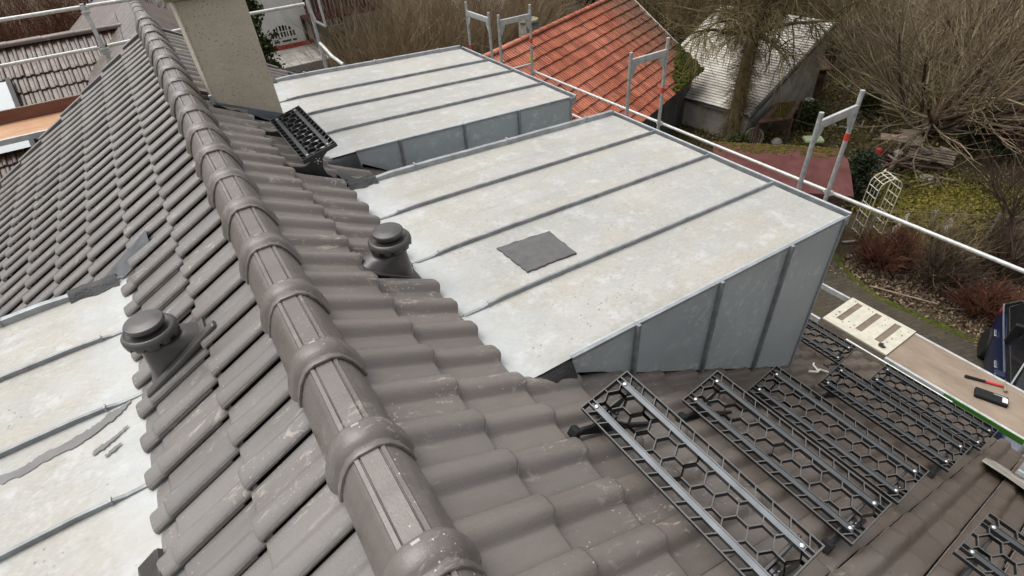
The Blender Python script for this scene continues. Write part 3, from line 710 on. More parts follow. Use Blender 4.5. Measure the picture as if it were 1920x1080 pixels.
for r_ in rl_sheen: r_.materials[0] = MT['rail_sheen']  # rails of the top step: sky sheen put into a paler colour
bo = []
for sd_ in (-1, 1):
    for l in (-.042, -GL + .042):
        bo.append(MB().lathe([(.0085, -.008), (.0085, -.001), (.0065, .002), (.0025, .003)], Matrix.Translation((ce + sd_ * .0755, l, 0)), 14).mesh('bolt', 'bolt', True, 40))
def arc(cx, cz, r, a0, a1, n=9): return [(cx + r * math.cos(R(a0 + (a1 - a0) * i / n)), cz + r * math.sin(R(a0 + (a1 - a0) * i / n))) for i in range(n + 1)]
def roof_step(x, y, z, label, sg=1):
    t = thing('roof_step', label, 'roof step', 'black honeycomb roof steps', (x, y, z)); t.rotation_euler = (0, -GT, 0)
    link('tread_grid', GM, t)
    for r_ in (rl_sheen if 'nearest the ridge' in label else rl): link('rail', r_, t)
    for b in bo: link('bolt', b, t)
    mi = Matrix.Rotation(GT, 4, 'Y') @ Matrix.Translation((-x, -y, -z))
    sA = x * cP - z * sP; hA = x * sP + z * cP
    for l in (-.075, -GL + .055):
        MMb = MR(sA, y + l, 0)
        ps, ph = .115, hA + .012
        low = [(-.055, -.028), (-.055, .000)] + [(-.03, .004), (.02, .012), (.05, .028), (ps - .036, ph - .006)] + arc(ps, ph, .036, 170, 5) + [(ps + .045, ph - .030), (.20, .012), (.26, -.004), (.36, -.012), (.45, -.016), (.45, -.034)]
        m = MB(); m.prism(low, mi @ MMb, -.007, .007); br = m.obj('bracket', 'black_metal', t, bevel=.002)
        up = []
        # arm under the tread, drawn in slope coordinates
        def g(tt, nn): 
            P = Vector((x, 0, z)) + Vector((math.cos(GT), 0, math.sin(GT))) * tt + Vector((-math.sin(GT), 0, math.cos(GT))) * nn
            return (P.x * cP - P.z * sP - sA, P.x * sP + P.z * cP)
        up = [g(.02, -.030), g(.235, -.030), g(.235, -.046), g(.18, -.056)] + [(ps + .030, ph + .014), (ps + .022, ph - .022), (ps - .022, ph - .022), (ps - .032, ph + .006)] + [g(.03, -.046)]
        m = MB(); m.prism(up, mi @ MMb, .008, .020); m.obj('arm', 'black_metal', t, bevel=.002)
        m = MB()
        for q in range(5):
            a = q * 72; m.lathe([(.0042, 0), (.0042, .004), (.002, .0055)], mi @ MMb @ Matrix.Translation((ps + .02 * math.cos(R(a)), -.0075, ph + .02 * math.sin(R(a)))) @ Matrix.Rotation(R(90), 4, 'X'), 8)
        m.lathe([(.009, 0), (.009, .006), (.005, .009)], mi @ MMb @ Matrix.Translation((ps, -.0075, ph)) @ Matrix.Rotation(R(90), 4, 'X'), 12); m.obj('pivot_bolts', 'bolt', br, True)
        m = MB(); m.box((-.085, -.022, -.036), (-.05, .022, .008), mi @ MMb); m.obj('rubber_foot', 'rubber', br, bevel=.006)
    return t
hh = .012
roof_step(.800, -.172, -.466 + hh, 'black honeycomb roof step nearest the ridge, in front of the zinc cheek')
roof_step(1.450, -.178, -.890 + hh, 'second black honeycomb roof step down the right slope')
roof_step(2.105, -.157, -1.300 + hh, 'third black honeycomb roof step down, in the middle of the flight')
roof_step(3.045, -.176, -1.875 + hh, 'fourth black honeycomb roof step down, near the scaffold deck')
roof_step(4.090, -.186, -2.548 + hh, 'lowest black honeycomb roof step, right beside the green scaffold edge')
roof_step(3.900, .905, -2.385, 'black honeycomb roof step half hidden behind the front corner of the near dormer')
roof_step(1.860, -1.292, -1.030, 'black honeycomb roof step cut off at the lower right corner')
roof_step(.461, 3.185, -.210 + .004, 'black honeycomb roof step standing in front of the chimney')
# small finds on the roof
m = MB(); rnd_ = random.Random(3)
m.path([RS(3.95, .02, .0), RS(4.05, -.005, .012), RS(4.2, .03, .006), RS(4.33, .0, .0)], .010, 6); m.path([RS(4.12, .012, .008), RS(4.2, .09, .01), RS(4.3, .12, .004)], .008, 6)
tag(m.obj('sealant_scrap', 'caulk', smooth=True), 'white scrap of foam on the tiles under the dormer corner', 'scrap')
m = MB(); m.lathe([(.004, 0), (.017, .004), (.020, .014), (.013, .024), (.003, .027)], Matrix.Translation(RS(.80, -.30, -.02)), 9); tag(m.obj('mortar_lump', 'caulk', smooth=True), 'white lump by the foot of the topmost roof step', 'lump')
# grey flashing sheet and mortar at the lower right of the roof
m = MB(); rows = []
for q in range(9):
    y = -1.12 - .16 * q; rows.append([RS(4.50 + .01 * math.sin(q * 2.3) - .02 * q, y, .035 + .014 * math.sin(q * 3.1)), RS(4.62 - .012 * q, y, .03), RS(4.78, y, .012), RS(4.98, y, -.004)])
m.grid(rows); tag(m.obj('flashing_sheet', 'stone', smooth=True), 'pale crumpled flashing across the tiles at the right edge', 'flashing')
m = MB(); m.prism([(4.95, .0), (6.3, .0), (6.3, .05), (4.95, .05)], MR(0, 0), -2.6, -1.30); tag(m.obj('porch_sheet', 'zinc_edge', bevel=.01), 'grey zinc sheet beyond the pale flashing at the right edge', 'zinc sheet')
# vent fabric strip at the lower left
m = MB()
for q in range(14): m.prism([(.845 + q * .0065, 0), (.849 + q * .0065, .006), (.8515 + q * .0065, 0)], ML(0, 0), -.20, -.075)
m.prism([(.84, -.02), (.94, -.03), (.94, -.002), (.84, .0)], ML(0, 0), -.20, -.075)
tag(m.obj('eaves_comb', 'vent'), 'ribbed dark plastic piece under the tile edge at the lower left', 'comb')

# ------------------------------------------------------------------ scaffold
XI, XO = 5.42, 6.12
def frame(y, label, p0=None, p1=None, top=-.95, band=-1.50, green=False):
    p0 = p0 or (XI, y); p1 = p1 or (XO, y)
    t = thing('scaffold_upright', label, 'scaffold', 'scaffold uprights', (p1[0], p1[1], Z0)); inv = Vector((-p1[0], -p1[1], -Z0))
    def put(mb, n_, mt, **k): mb.v = [tuple(Vector(p) + inv) for p in mb.v]; return mb.obj(n_, mt, t, **k)
    for p in (p0, p1):
        m = MB(); m.cyl((p[0], p[1], Z0), (p[0], p[1], top + (0 if p == p1 else -.06)), .0255, 14); o = put(m, 'post', 'steel', smooth=True)
        m = MB(); m.cyl((p[0], p[1], Z0), (p[0], p[1], Z0 + .012), .08, 12); put(m, 'base_plate', 'steel')
    dv = Vector((p1[0] - p0[0], p1[1] - p0[1], 0)); L = dv.length; dv.normalize(); nn = Vector((-dv.y, dv.x, 0))
    Mx = Matrix((dv, nn, (0, 0, 1))).transposed().to_4x4(); Mx.translation = (p0[0], p0[1], top - .20)
    m = MB(); m.box((.02, -.018, -.048), (L - .02, .018, .048), Mx); put(m, 'crossbeam', 'alu', bevel=.006)
    m = MB(); m.box((.03, -.0205, -.012), (L - .03, .0205, .012), Mx); put(m, 'beam_rib', 'alu')
    for e, s in ((.024, 1), (L - .024, -1)):
        m = MB(); m.prism([(e, -.05), (e + s * .10, -.05), (e + s * .10, -.085), (e + s * .02, -.22), (e, -.22)], Mx, -.006, .006); put(m, 'gusset', 'alu')
    m = MB(); m.cyl((p1[0], p1[1], band), (p1[0], p1[1], band + .085), .0268, 14); put(m, 'red_band', 'red_tape', smooth=True)
    if green:
        m = MB(); m.cyl((p1[0], p1[1], band - .34), (p1[0], p1[1], band - .22), .0268, 14); put(m, 'green_band', 'green_tape', smooth=True)
        m = MB(); m.cyl((p0[0], p0[1], -2.25), (p0[0], p0[1], -1.95), .0268, 14); put(m, 'green_band', 'green_tape', smooth=True)
    for z in (-3.46, -5.4):
        m = MB(); m.box((.02, -.02, z - (top - .20) - .03), (L - .02, .02, z - (top - .20) + .03), Mx); put(m, 'transom', 'alu', bevel=.005)
    return t
frame(1.625, 'scaffold frame nearest the camera, in front of the red felt roof', top=-.93, band=-1.50)
frame(4.46, 'scaffold frame in front of the orange roof, with a red band', top=-.92, band=-1.71)
frame(7.95, 'far scaffold frame at the gable corner with red and green bands', top=-.98, band=-1.66, green=True)
frame(0, 'scaffold frame set lengthwise behind the far dormer corner', p0=(XI, 8.30), p1=(XI, 9.15), top=-.99, band=-1.87)
frame(-1.25, 'scaffold frame at the near end of the deck, outside the right edge', top=-.93)
def tube(name, pts, label, r=.0215, cat='rail', group=None, mat='tube', clamps=()):
    t = thing(name, label, cat, group, pts[0]); o = Vector(pts[0]); m = MB()
    for a, b in zip(pts[:-1], pts[1:]): m.cyl(Vector(a) - o, Vector(b) - o, r, 12)
    m.obj('tube', mat, t, True, 40)
    for c in clamps:
        m = MB(); c = Vector(c) - o; m.box((-.035, -.045, -.03), (.012, .045, .03), Matrix.Translation(c)); m.cyl(c + Vector((-.02, -.06, -.01)), c + Vector((-.02, .06, -.01)), .009, 8); m.obj('clamp', 'steel', t, bevel=.006)
    return t
GR = 'scaffold guard rails'
tube('guard_rail', [(XO + .04, -3.2, -2.165), (XO + .04, 4.46, -2.195), (XO + .04, 7.95, -2.21)], 'long upper guard rail running past the dormer fronts', .0225, group=GR, clamps=[(XO + .03, 1.625, -2.18), (XO + .03, 4.46, -2.19), (XO + .03, 7.93, -2.21)])
tube('guard_rail', [(XO + .04, 4.0, -2.72), (XO + .04, 7.95, -2.73)], 'lower guard rail, mostly hidden behind the dormers', .0205, group=GR)
tube('guard_rail', [(XI, 7.98, -2.06), (XO, 7.98, -2.06), (XO, 7.98, -2.06)][:2], 'short end rail at the gable corner below the beam', .019, group=GR)
tube('guard_rail', [(XI + .42, 7.98, -2.06), (XI + .42, 7.98, -2.45)], 'thin upright hanging from the short end rail', .013, group=GR)
# decks
def deck(x0, x1, y0, y1, z, label, wood_='deck_wood', green=None):
    t = thing('scaffold_deck', label, 'scaffold deck', 'scaffold decks', (x0, y0, z)); o = Vector((-x0, -y0, -z))
    def put(m, n_, mt, **k): m.v = [tuple(Vector(p) + o) for p in m.v]; return m.obj(n_, mt, t, **k)
    put(MB().box((x0 + .03, y0, z - .012), (x1 - .03, y1, z)), 'board', wood_)
    for a, b in ((x0, x0 + .03), (x1 - .03, x1)):
        put(MB().box((a, y0, z - .075), (b, y1, z + .006)), 'side_profile', 'alu', bevel=.004)
    put(MB().box((x0 + .031, y0, z - .08), (x1 - .031, y0 + .05, z - .0125)), 'end_profile', 'alu'); put(MB().box((x0 + .031, y1 - .05, z - .08), (x1 - .031, y1, z - .0125)), 'end_profile', 'alu')
    if green: put(MB().box((x0 - .006, green[0], z - .068), (x0 - .001, green[1], z + .0)), 'green_edge', 'green_paint')
    return t
ZD = -3.4
deck(5.47, 6.13, -2.9, .125, ZD, 'brown wooden scaffold deck with hammer and box on it', green=(-1.42, -.50))
deck(5.47, 6.13, 1.72, 4.40, ZD, 'brown scaffold deck below the near dormer front'); deck(5.47, 6.13, 4.52, 7.9, ZD, 'brown scaffold deck below the far dormer front')
# hatch panel
t = thing('hatch_panel', 'cream perforated hatch panel with three brown slots on the scaffold', 'hatch', None, (5.5, .13, ZD)); o = Vector((-5.5, -.13, -ZD))
def puth(m, n_, mt, **k): m.v = [tuple(Vector(p) + o) for p in m.v]; return m.obj(n_, mt, t, **k)
sl = [(.74, .81), (.50, .575), (.27, .345)]
m = MB(); ye = [.132] + [v for a, b in sorted(sl) for v in (a, b)] + [.905]
for a, b in zip(ye[0::2], ye[1::2]): m.box((5.505, a, ZD), (6.135, b, ZD + .02))
for a, b in sl: m.box((5.505, a, ZD), (5.635, b, ZD + .02)); m.box((6.085, a, ZD), (6.135, b, ZD + .02))
puth(m, 'panel', 'cream')
for a, b in sl: puth(MB().box((5.636, a + .001, ZD - .002), (6.084, b - .001, ZD + .010)), 'slot', 'slot')
m = MB()
for q in range(40):
    x, y = random.uniform(5.53, 6.11), random.uniform(.15, .89)
    if any(a - .02 < y < b + .02 for a, b in sl): continue
    m.cyl((x, y, ZD + .0202), (x + random.uniform(-.02, .02), y + random.uniform(-.02, .02), ZD + .0212), random.uniform(.003, .007), 6)
puth(m, 'paint_flecks', 'slot')
m = MB(); m.cyl((5.60, .235, ZD + .02), (5.60, .235, ZD + .022), .03, 12)
pts = [(5.60 + .035 * math.cos(R(a)), .235 + .035 * math.sin(R(a)), ZD + .03) for a in range(0, 300, 20)]; m.path(pts, .006, 6); puth(m, 'pull_ring', 'black_metal')
for a, b in ((5.47, 5.50), (6.10, 6.13)):
    o_ = MB().box((a, .92, ZD - .07), (b, 1.70, ZD + .006)).obj('scaffold_beam', 'alu', bevel=.004); tag(o_, 'inner aluminium beam of the open scaffold bay' if a < 6 else 'outer aluminium beam of the open scaffold bay', 'beam', 'scaffold beams')
tube('red_marked_tube', [(5.44, .55, ZD - .03), (5.44, -.6, ZD - .03)], 'thin tube with a worn red mark along the inner deck edge', .012, 'tube', mat='alu')
# hammer
t = thing('hammer', 'hammer with black and red handle lying on the wooden deck', 'hammer', None, (5.857, -.513, ZD)); a = Vector((0, 0, .018)); b = Vector((.168, -.315, .018)); d = (b - a)
m = MB(); m.cyl(a, a + d * .06, .016, 10, .019).cyl(a + d * .06, a + d * .5, .0165, 10, .014); m.obj('grip', 'rubber', t, True)
m = MB(); m.cyl(a + d * .5, a + d * .93, .014, 10, .012); m.obj('handle', 'hammer_red', t, True)
n_ = Vector((d.y, -d.x, 0)).normalized(); hc = a + d * .97
m = MB(); m.cyl(hc - n_ * .02, hc + n_ * .055, .014, 10).cyl(hc + n_ * .055, hc + n_ * .075, .018, 10).cyl(hc - n_ * .02, hc - n_ * .085 + d * .03, .013, 8, .004); m.obj('head', 'pale_wood', t, True)
# box
t = thing('black_box', 'small black box with white label beside the hammer', 'box', None, (5.755, -.80, ZD)); t.rotation_euler = (0, 0, math.atan2(-.261, .097))
MB().box((-.14, -.065, 0), (.14, .065, .045)).obj('case', 'rubber', t, bevel=.012); MB().box((.085, -.04, .0455), (.13, .03, .0465)).obj('label', 'white_label', t); MB().box((.01, .035, .0455), (.12, .045, .0462)).obj('label', 'steel', t)
# gable scaffold
GY = 7.6
tube('guard_rail', [(-4.4, GY, .10), (-.585, GY, .118), (-.575, GY, .08)], 'upper rail on the left gable scaffold, left of its post', group=GR); tube('guard_rail', [(-.53, GY, .085), (-.52, GY, .12), (.9, GY, .118)], 'upper rail on the gable scaffold, right of its post', group=GR)
tube('guard_rail', [(-4.4, GY, -.36), (-.62, GY, -.335), (-.60, GY, -.375)], 'lower rail on the left gable scaffold, left of its post', group=GR); tube('guard_rail', [(-.51, GY, -.335), (.9, GY, -.285)], 'lower gable rail crossing behind the ridge end', group=GR)
tube('guard_rail', [(1.15, GY, -.262), (2.0, GY, -.262)], 'gable rail in front of the white house', group=GR)
def post(x, top, label, kind=0):
    t = thing('scaffold_post', label, 'scaffold post', 'gable scaffold posts', (x, GY, Z0)); m = MB(); m.cyl((0, 0, 0), (0, 0, top - Z0), .0255, 14); m.obj('tube', 'steel', t, True)
    m = MB(); m.cyl((0, 0, 0), (0, 0, .012), .08, 12); m.obj('base_plate', 'steel', t)
    if kind == 0:
        m = MB(); m.box((-.022, -.034, -.46 - Z0), (.022, -.026, .13 - Z0)); m.obj('channel', 'alu', t)
        m = MB(); m.prism([(-.03, -.46 - Z0), (.05, -.46 - Z0), (.05, -.62 - Z0), (-.03, -.80 - Z0)], Matrix(), -.05, -.042); m.obj('gusset', 'alu', t)
        for z in (-.40, -.36, .06): MB().box((-.04, -.05, z - Z0 - .015), (.055, -.0345, z - Z0 + .015)).obj('wedge', 'steel', t, bevel=.004)
    else:
        m = MB(); p = [(-.02, 0, .3 - Z0), (-.02, 0, -.30 - Z0), (.02, -.02, -.50 - Z0), (.13, -.06, -.58 - Z0), (.12, -.06, -.10 - Z0), (.06, -.04, .2 - Z0)]; m.path([Vector(q) + Vector((0, -.04, 0)) for q in p], .018, 8); m.obj('bent_bracket', 'tube', t, True)
        m = MB(); m.path([(.0, -.03, -.80 - Z0), (.06, -.3, -.95 - Z0), (.1, -.62, -1.0 - Z0)], .025, 8); m.obj('brace', 'tube', t, True)
post(-.565, .15, 'galvanised post of the gable scaffold left of the ridge end'); post(2.06, .5, 'galvanised post with bent bracket in front of the white house', 1)
post(-3.2, .15, 'galvanised gable scaffold post outside the left edge')
t = thing('scaffold_deck', 'orange wooden deck of the gable scaffold with red-brown toe board', 'scaffold deck', 'scaffold decks', (-4.6, 7.2, -1.03)); o = Vector((4.6, -7.2, 1.03))
def putg(m, n_, mt, **k): m.v = [tuple(Vector(p) + o) for p in m.v]; return m.obj(n_, mt, t, **k)
putg(MB().box((-4.6, 7.22, -1.042), (-.2, 7.84, -1.030)), 'board', 'orange_wood'); putg(MB().box((-4.6, 7.185, -1.09), (-.2, 7.219, -1.024)), 'side_profile', 'alu', bevel=.004); putg(MB().box((-4.6, 7.843, -1.06), (-.2, 7.87, -.885)), 'toe_board', 'toe_wood'); 
putg(MB().box((-4.6, 7.84, -.884), (-.2, 7.874, -.876)), 'toe_board_cap', 'pale_wood')

# ------------------------------------------------------------------ neighbouring houses
nb = thing('neighbour_house', 'old house with brown pantile wing and flat-tiled roof behind the gable scaffold', 'house')
RY, RZ, NP = 10.5, -.60, R(35)
def NW(x, s, h=0.): return Vector((x, RY - s * math.cos(NP) - h * math.sin(NP), RZ - s * math.sin(NP) + h * math.cos(NP)))
wing = MB(); wing.add([NW(-6, 0, -.05), NW(-.05, 0, -.05), NW(-.05, 3.0, -.05), NW(-6, 3.0, -.05), (-6, RY + 2.4, RZ - 1.7), (-.05, RY + 2.4, RZ - 1.7)], [(3, 2, 1, 0), (0, 1, 5, 4)])
wing = wing.obj('roof_slope', 'under', nb)
TMB, TVB, TFB = tile_mesh('brown_roof_tile', 'brown_tile', .118, .345, .62)
axis = Matrix(((0, 1, 0), (-math.cos(NP), 0, -math.sin(NP)), (-math.sin(NP), 0, math.cos(NP)))).to_4x4()   # local x -> down slope (-y), local y -> +x
for k in range(9):
    for i in range(34):
        x = -4.3 + .118 * (i + 1)
        if x > -.22 - .02 * k: continue
        mm = axis.copy(); mm.translation = NW(x, .02 + .29 * k, -.04); link('roof_tile', TMB, wing, mm @ Matrix.Rotation(random.gauss(0, .006), 4, 'Z') @ Matrix.Translation((random.gauss(0, .004), 0, random.gauss(0, .0015))))
hc_ = MB(); hp = [(.075 * math.cos(R(a)), .065 * math.sin(R(a))) for a in range(0, 181, 20)]
for k in range(10):
    x0 = -4.6 + .45 * k; m = MB(); m.grid([[Vector((x, RY + px * f, RZ - .035 + pz * f)) for px, pz in hp] for x, f in ((x0, 1.0), (x0 + .46, 1.1), (x0 + .462, .95))]); m.obj('ridge_tile', 'brown_tile', nb, True, 50)
m = MB(); m.box((-3.0, -.03, 0), (-2.03, .0, .07), Matrix()); 
sk = MB(); sk.add([NW(-3.1, .75, .07), NW(-2.06, .75, .07), NW(-2.06, 1.95, .07), NW(-3.1, 1.95, .07)], [(3, 2, 1, 0)]); MT['pale_glass'] = simple('pale_sky_glass', (.42, .46, .47), .12, 0, .6, .05, 2)
sko = sk.obj('skylight', 'pale_glass', nb)
for a, b in ((-2.06, -2.0), (-3.16, -3.1)):
    m = MB(); P = [NW(a, .70, 0), NW(b, .70, 0), NW(b, 2.0, 0), NW(a, 2.0, 0), NW(a, .70, .085), NW(b, .70, .085), NW(b, 2.0, .085), NW(a, 2.0, .085)]; m.add(P, [(0, 1, 2, 3), (7, 6, 5, 4), (0, 4, 5, 1), (1, 5, 6, 2), (2, 6, 7, 3), (3, 7, 4, 0)]); m.obj('skylight_frame', 'membrane', sko)
# main roof of the neighbour (ridge towards the back)
mr = MB(); z0_ = -.36
mr.add([(0, 8.75, z0_ - .03), (0, 16, z0_ - .03), (-2.2, 16, z0_ - 1.57), (-.33, 8.75, z0_ - .26), (.80, 8.75, z0_ - .59), (.80, 11.6, z0_ - .59), (0, 11.6, z0_ - .03)], [(0, 1, 2, 3), (0, 4, 5, 6)])
mr = mr.obj('roof_slope', 'brown_tile', nb)
slate = MB(); slate.box((0, 0, 0), (.46, .335, .016)); SLM = slate.mesh('flat_tile', 'brown_tile')
aR = Matrix(((math.cos(NP), 0, math.sin(NP)), (0, 1, 0), (-math.sin(NP), 0, math.cos(NP)))).to_4x4()
for k in range(2):
    for i in range(8):
        mm = aR.copy(); s = .04 + .40 * k; mm.translation = Vector((s * math.cos(NP), 8.78 + .345 * i + (.17 if k % 2 else 0), z0_ - s * math.sin(NP) - .012)); link('flat_tile', SLM, mr, mm @ Matrix.Rotation(R(2.2), 4, 'Y'))
aL = Matrix(((-math.cos(NP), 0, -math.sin(NP)), (0, -1, 0), (-math.sin(NP), 0, math.cos(NP)))).to_4x4()
MT['grey_slate'] = tile_mat('grey_brown_slab', (.115, .095, .080), (.155, .132, .115), (.075, .06, .05), lichen=.5)
slab2 = MB().box((0, 0, 0), (.46, .335, .016)).mesh('flat_tile', 'grey_slate')
for k in range(3):
    for i in range(9):
        mm = aL.copy(); s = .04 + .40 * k; mm.translation = Vector((-s * math.cos(NP), 9.1 + .345 * i, z0_ - s * math.sin(NP) - .012)); link('flat_tile', slab2, mr, mm @ Matrix.Rotation(R(2.2), 4, 'Y'))
for k in range(12):
    y0 = 8.7 + .42 * k; m = MB(); m.grid([[Vector((px * 1.15 * f, y, z0_ - .01 + pz * f)) for px, pz in hp][::-1] for y, f in ((y0, 1.1), (y0 + .43, 1.0), (y0 + .432, .9))]); m.obj('ridge_tile', 'grey_slate', nb, True, 50)
m = MB(); m.box((-5.9, 8.05, Z0 - .2), (-.3, 12.9, -2.35)); m.box((-.28, 8.9, Z0 - .2), (.7, 11.5, -1.2)); m.obj('wall', 'plaster', nb)

# white house behind
wh = thing('white_house', 'white rendered house with arched window, red band and pale canopy', 'house'); WY = 26.0
m = MB(); m.box((-1.5, WY, Z0 - .2), (6.55, WY + 6, .5)); m.obj('wall', 'white_wall', wh)
m = MB(); m.box((6.55, WY + .6, Z0 - .2), (10.5, WY + 6, .5)); m.obj('side_wall', 'plaster', wh)
m = MB(); m.box((3.2, WY - .05, -5.38), (6.30, WY - .003, -4.98)); m.obj('red_band', 'red_paint', wh)
def arched(x0, x1, zb, zt, y, par, cols_):
    cx_ = (x0 + x1) / 2; wd = (x1 - x0) / 2; pts = [(cx_ + wd * math.cos(R(a)), zb + (zt - zb) * (.45 + .55 * math.sin(R(a)))) for a in range(0, 181, 12)]
    poly = [(x1, zb)] + pts + [(x0, zb)]
    wdw = MB().prism(poly, Matrix(), y - .012, y - .004).obj('arched_window', 'window_frame', par)
    ztop = lambda x: zb + (zt - zb) * (.45 + .55 * math.sqrt(max(0, 1 - ((x - cx_) / wd) ** 2)))
    n = cols_; g = (x1 - x0) / n
    for i in range(n):
        a, b = x0 + g * i + .022, x0 + g * (i + 1) - .022
        if i % 3 == 2: b -= .03
        zm = zb + (zt - zb) * .5; top = min(ztop(a), ztop(b)) - .04
        for lo, hi in ((zb + .05, zm - .02), (zm + .02, top)):
            if hi - lo > .05: MB().box((a, y - .016, lo), (b, y - .0125, hi)).obj('pane', 'window_glass', wdw)
arched(4.55, 5.62, -4.72, -4.15, WY, wh, 8); arched(7.3, 8.05, -4.75, -4.05, WY + .6, wh, 5)
for a, b in ((4.6, 4.85), (4.95, 5.35), (5.42, 5.6)): MB().box((a, WY - .02, -4.87), (b, WY - .005, -4.80)).obj('vent_slot', 'window_glass', wh)
m = MB(); m.box((3.3, 23.1, -5.22), (6.18, 25.97, -5.16)); cn = m.obj('canopy', 'fibre', wh, bevel=.02)
MB().box((3.32, 23.03, -5.42), (6.20, 23.095, -5.15)).obj('canopy_fascia', 'steel', cn); MB().box((6.185, 23.05, -5.30), (6.30, 25.95, -5.12)).obj('canopy_edge', 'alu', cn)
m = MB(); m.box((6.0, 24.7, -4.05), (9.4, 26.0, -3.95)); bal = m.obj('balcony', 'dark_red_wood', wh)
for x in np.arange(6.0, 9.45, .16): MB().box((x, 24.7, -3.95), (x + .1, 24.74, -3.05)).obj('baluster', 'dark_red_wood', bal)
MB().box((5.95, 24.66, -3.05), (9.45, 24.78, -2.95)).obj('handrail', 'dark_red_wood', bal); MB().box((6.0, 25.9, -4.95), (6.12, 25.99, -4.05)).obj('bracket', 'membrane', bal); MB().box((6.35, 25.2, -4.95), (6.45, 25.99, -4.05)).obj('bracket', 'membrane', bal)
MB().box((7.35, WY + .57, -6.2), (7.65, WY + .597, -5.0)).obj('door', 'grey_wood', wh); MB().box((7.8, WY + .57, -5.9), (8.05, WY + .597, -5.0)).obj('window', 'window_glass', wh)
rfm = MB().prism([(-1.9, .5), (11, .5), (4.5, 3.2)], Matrix(), WY - .4, WY + 6.4).obj('roof', 'brown_tile', wh)
# timbered house behind the orange roof
th = thing('timbered_house', 'white house with dark red timber balconies behind the orange roof', 'house')
m = MB(); m.box((17.5, 27.3, Z0 - .2), (27.5, 34, -.5)); m.obj('wall', 'white_wall', th)
for z in (-5.7, -4.3, -3.0): MB().box((17.3, 26.1, z), (27.6, 27.28, z + .16)).obj('balcony_floor', 'dark_red_wood', th)
for z in (-5.54, -4.14):
    for x in np.arange(17.4, 27.5, .45): MB().box((x, 26.12, z), (x + .18, 26.18, z + .75)).obj('baluster', 'dark_red_wood', th)
    MB().box((17.3, 26.08, z + .75), (27.6, 26.22, z + .86)).obj('handrail', 'dark_red_wood', th)
for x in (17.5, 20.4, 22.2, 24.6, 27.2): MB().box((x, 26.2, Z0), (x + .2, 26.4, -.5)).obj('post', 'dark_red_wood', th)
for x in (18.6, 21.0, 23.3, 25.5): MB().box((x, 27.27, -6.9), (x + .8, 27.29, -5.75)).obj('window', 'window_glass', th)
MB().prism([(16.8, -.5), (28.2, -.5), (22.5, 2.5)], Matrix(), 25.5, 34.5).obj('roof', 'brown_tile', th)

# orange-roofed barn
ob = thing('orange_barn', 'grey plank barn with orange clay tile roof, mossy at its corner', 'barn')
OE = Vector((16.20, 11.97, -5.3)); OD = Vector((math.cos(R(22)), math.sin(R(22)), 0)); ON = Vector((-OD.y, OD.x, 0)); OP = R(36); OSL = 4.0
def OBP(a, s, h=0.): return OE + OD * a + ON * (s * math.cos(OP) - h * math.sin(OP)) + Vector((0, 0, s * math.sin(OP) + h * math.cos(OP)))
A0, A1 = -8.7, .08
m = MB(); rg = OBP(0, OSL).z; bk = ON * 2 * OSL * math.cos(OP)
m.add([OBP(A0, 0, -.06), OBP(A1, 0, -.06), OBP(A1, OSL, -.06), OBP(A0, OSL, -.06), OBP(A1, 0, -.06) + bk, OBP(A0, 0, -.06) + bk], [(0, 1, 2, 3), (3, 2, 4, 5)])
obs = m.obj('roof_slope', 'under', ob)
oaxis = Matrix((-(ON * math.cos(OP) + Vector((0, 0, math.sin(OP)))), -OD, -ON * math.sin(OP) + Vector((0, 0, math.cos(OP))))).transposed().to_4x4()
TMO, TVO, TFO = tile_mesh('clay_tile', 'orange', .105, .39, .55, .05, 2)
NC = 12; CO = OSL / NC; ot = []
for k in range(NC):
    for i in range(42):
        a = A0 + .21 * i; s = OSL - .02 - CO * k; mm = oaxis.copy(); mm.translation = OBP(a, s, -.04)
        mm = mm @ Matrix.Rotation(random.gauss(0, .012), 4, 'Z') @ Matrix.Translation((random.gauss(0, .006), 0, random.gauss(0, .003))); ot.append((mm, project(OBP(a + .1, s - .2))))
vis = sorted([(p[2], q) for q, (mm, p) in enumerate(ot) if p and 900 < p[0] < 1330 and -20 < p[1] < 260]); keep = set(q for _, q in vis[:300]); rb = MB()
for q, (mm, p) in enumerate(ot):
    if q in keep: link('roof_tile', TMO, obs, mm)
    else: rb.add([mm @ Vector(v) for v in TVO], TFO)
stuff(rb.obj('roof_tile_field', 'orange', obs, True, 50))
for k in range(26):
    m = MB(); rows = []
    for a, f in ((A0 + .34 * k, 1.1), (A0 + .34 * k + .35, .95)): rows.append([OBP(a, OSL, 0) + ON * px * 1.2 * f + Vector((0, 0, -.03 + pz * 1.1 * f)) for px, pz in hp])
    m.grid(rows); m.obj('ridge_tile', 'orange', ob, True, 50)
# pale verge board, plank walls
m = MB(); P = [OBP(A1 + .02, -.05, -.12), OBP(A1 + .06, -.05, -.12), OBP(A1 + .06, OSL, -.12), OBP(A1 + .02, OSL, -.12)]; m.add([*P, *[p + Vector((0, 0, .16)) for p in P]], [(3, 2, 1, 0), (4, 5, 6, 7), (0, 1, 5, 4), (1, 2, 6, 5), (2, 3, 7, 6), (3, 0, 4, 7)]); m.obj('verge_board', 'white_wall', ob)
wl = MB(); q0 = OBP(A0 + .2, .35); q1 = OBP(A1 - .15, .35); wl.add([Vector((q0.x, q0.y, Z0 - .2)), Vector((q1.x, q1.y, Z0 - .2)), Vector((q1.x, q1.y, q1.z - .1)), Vector((q0.x, q0.y, q0.z - .1))], [(0, 1, 2, 3)])
e0, e1 = q1, q1 + bk - ON * .5; top_ = OBP(A1 - .15, OSL, -.12); wl.add([Vector((e0.x, e0.y, Z0 - .2)), Vector((e1.x, e1.y, Z0 - .2)), Vector((e1.x, e1.y, e0.z)), top_, Vector((e0.x, e0.y, e0.z))], [(0, 1, 2, 3, 4)])
wlo = wl.obj('wall', 'grey_wood', ob)
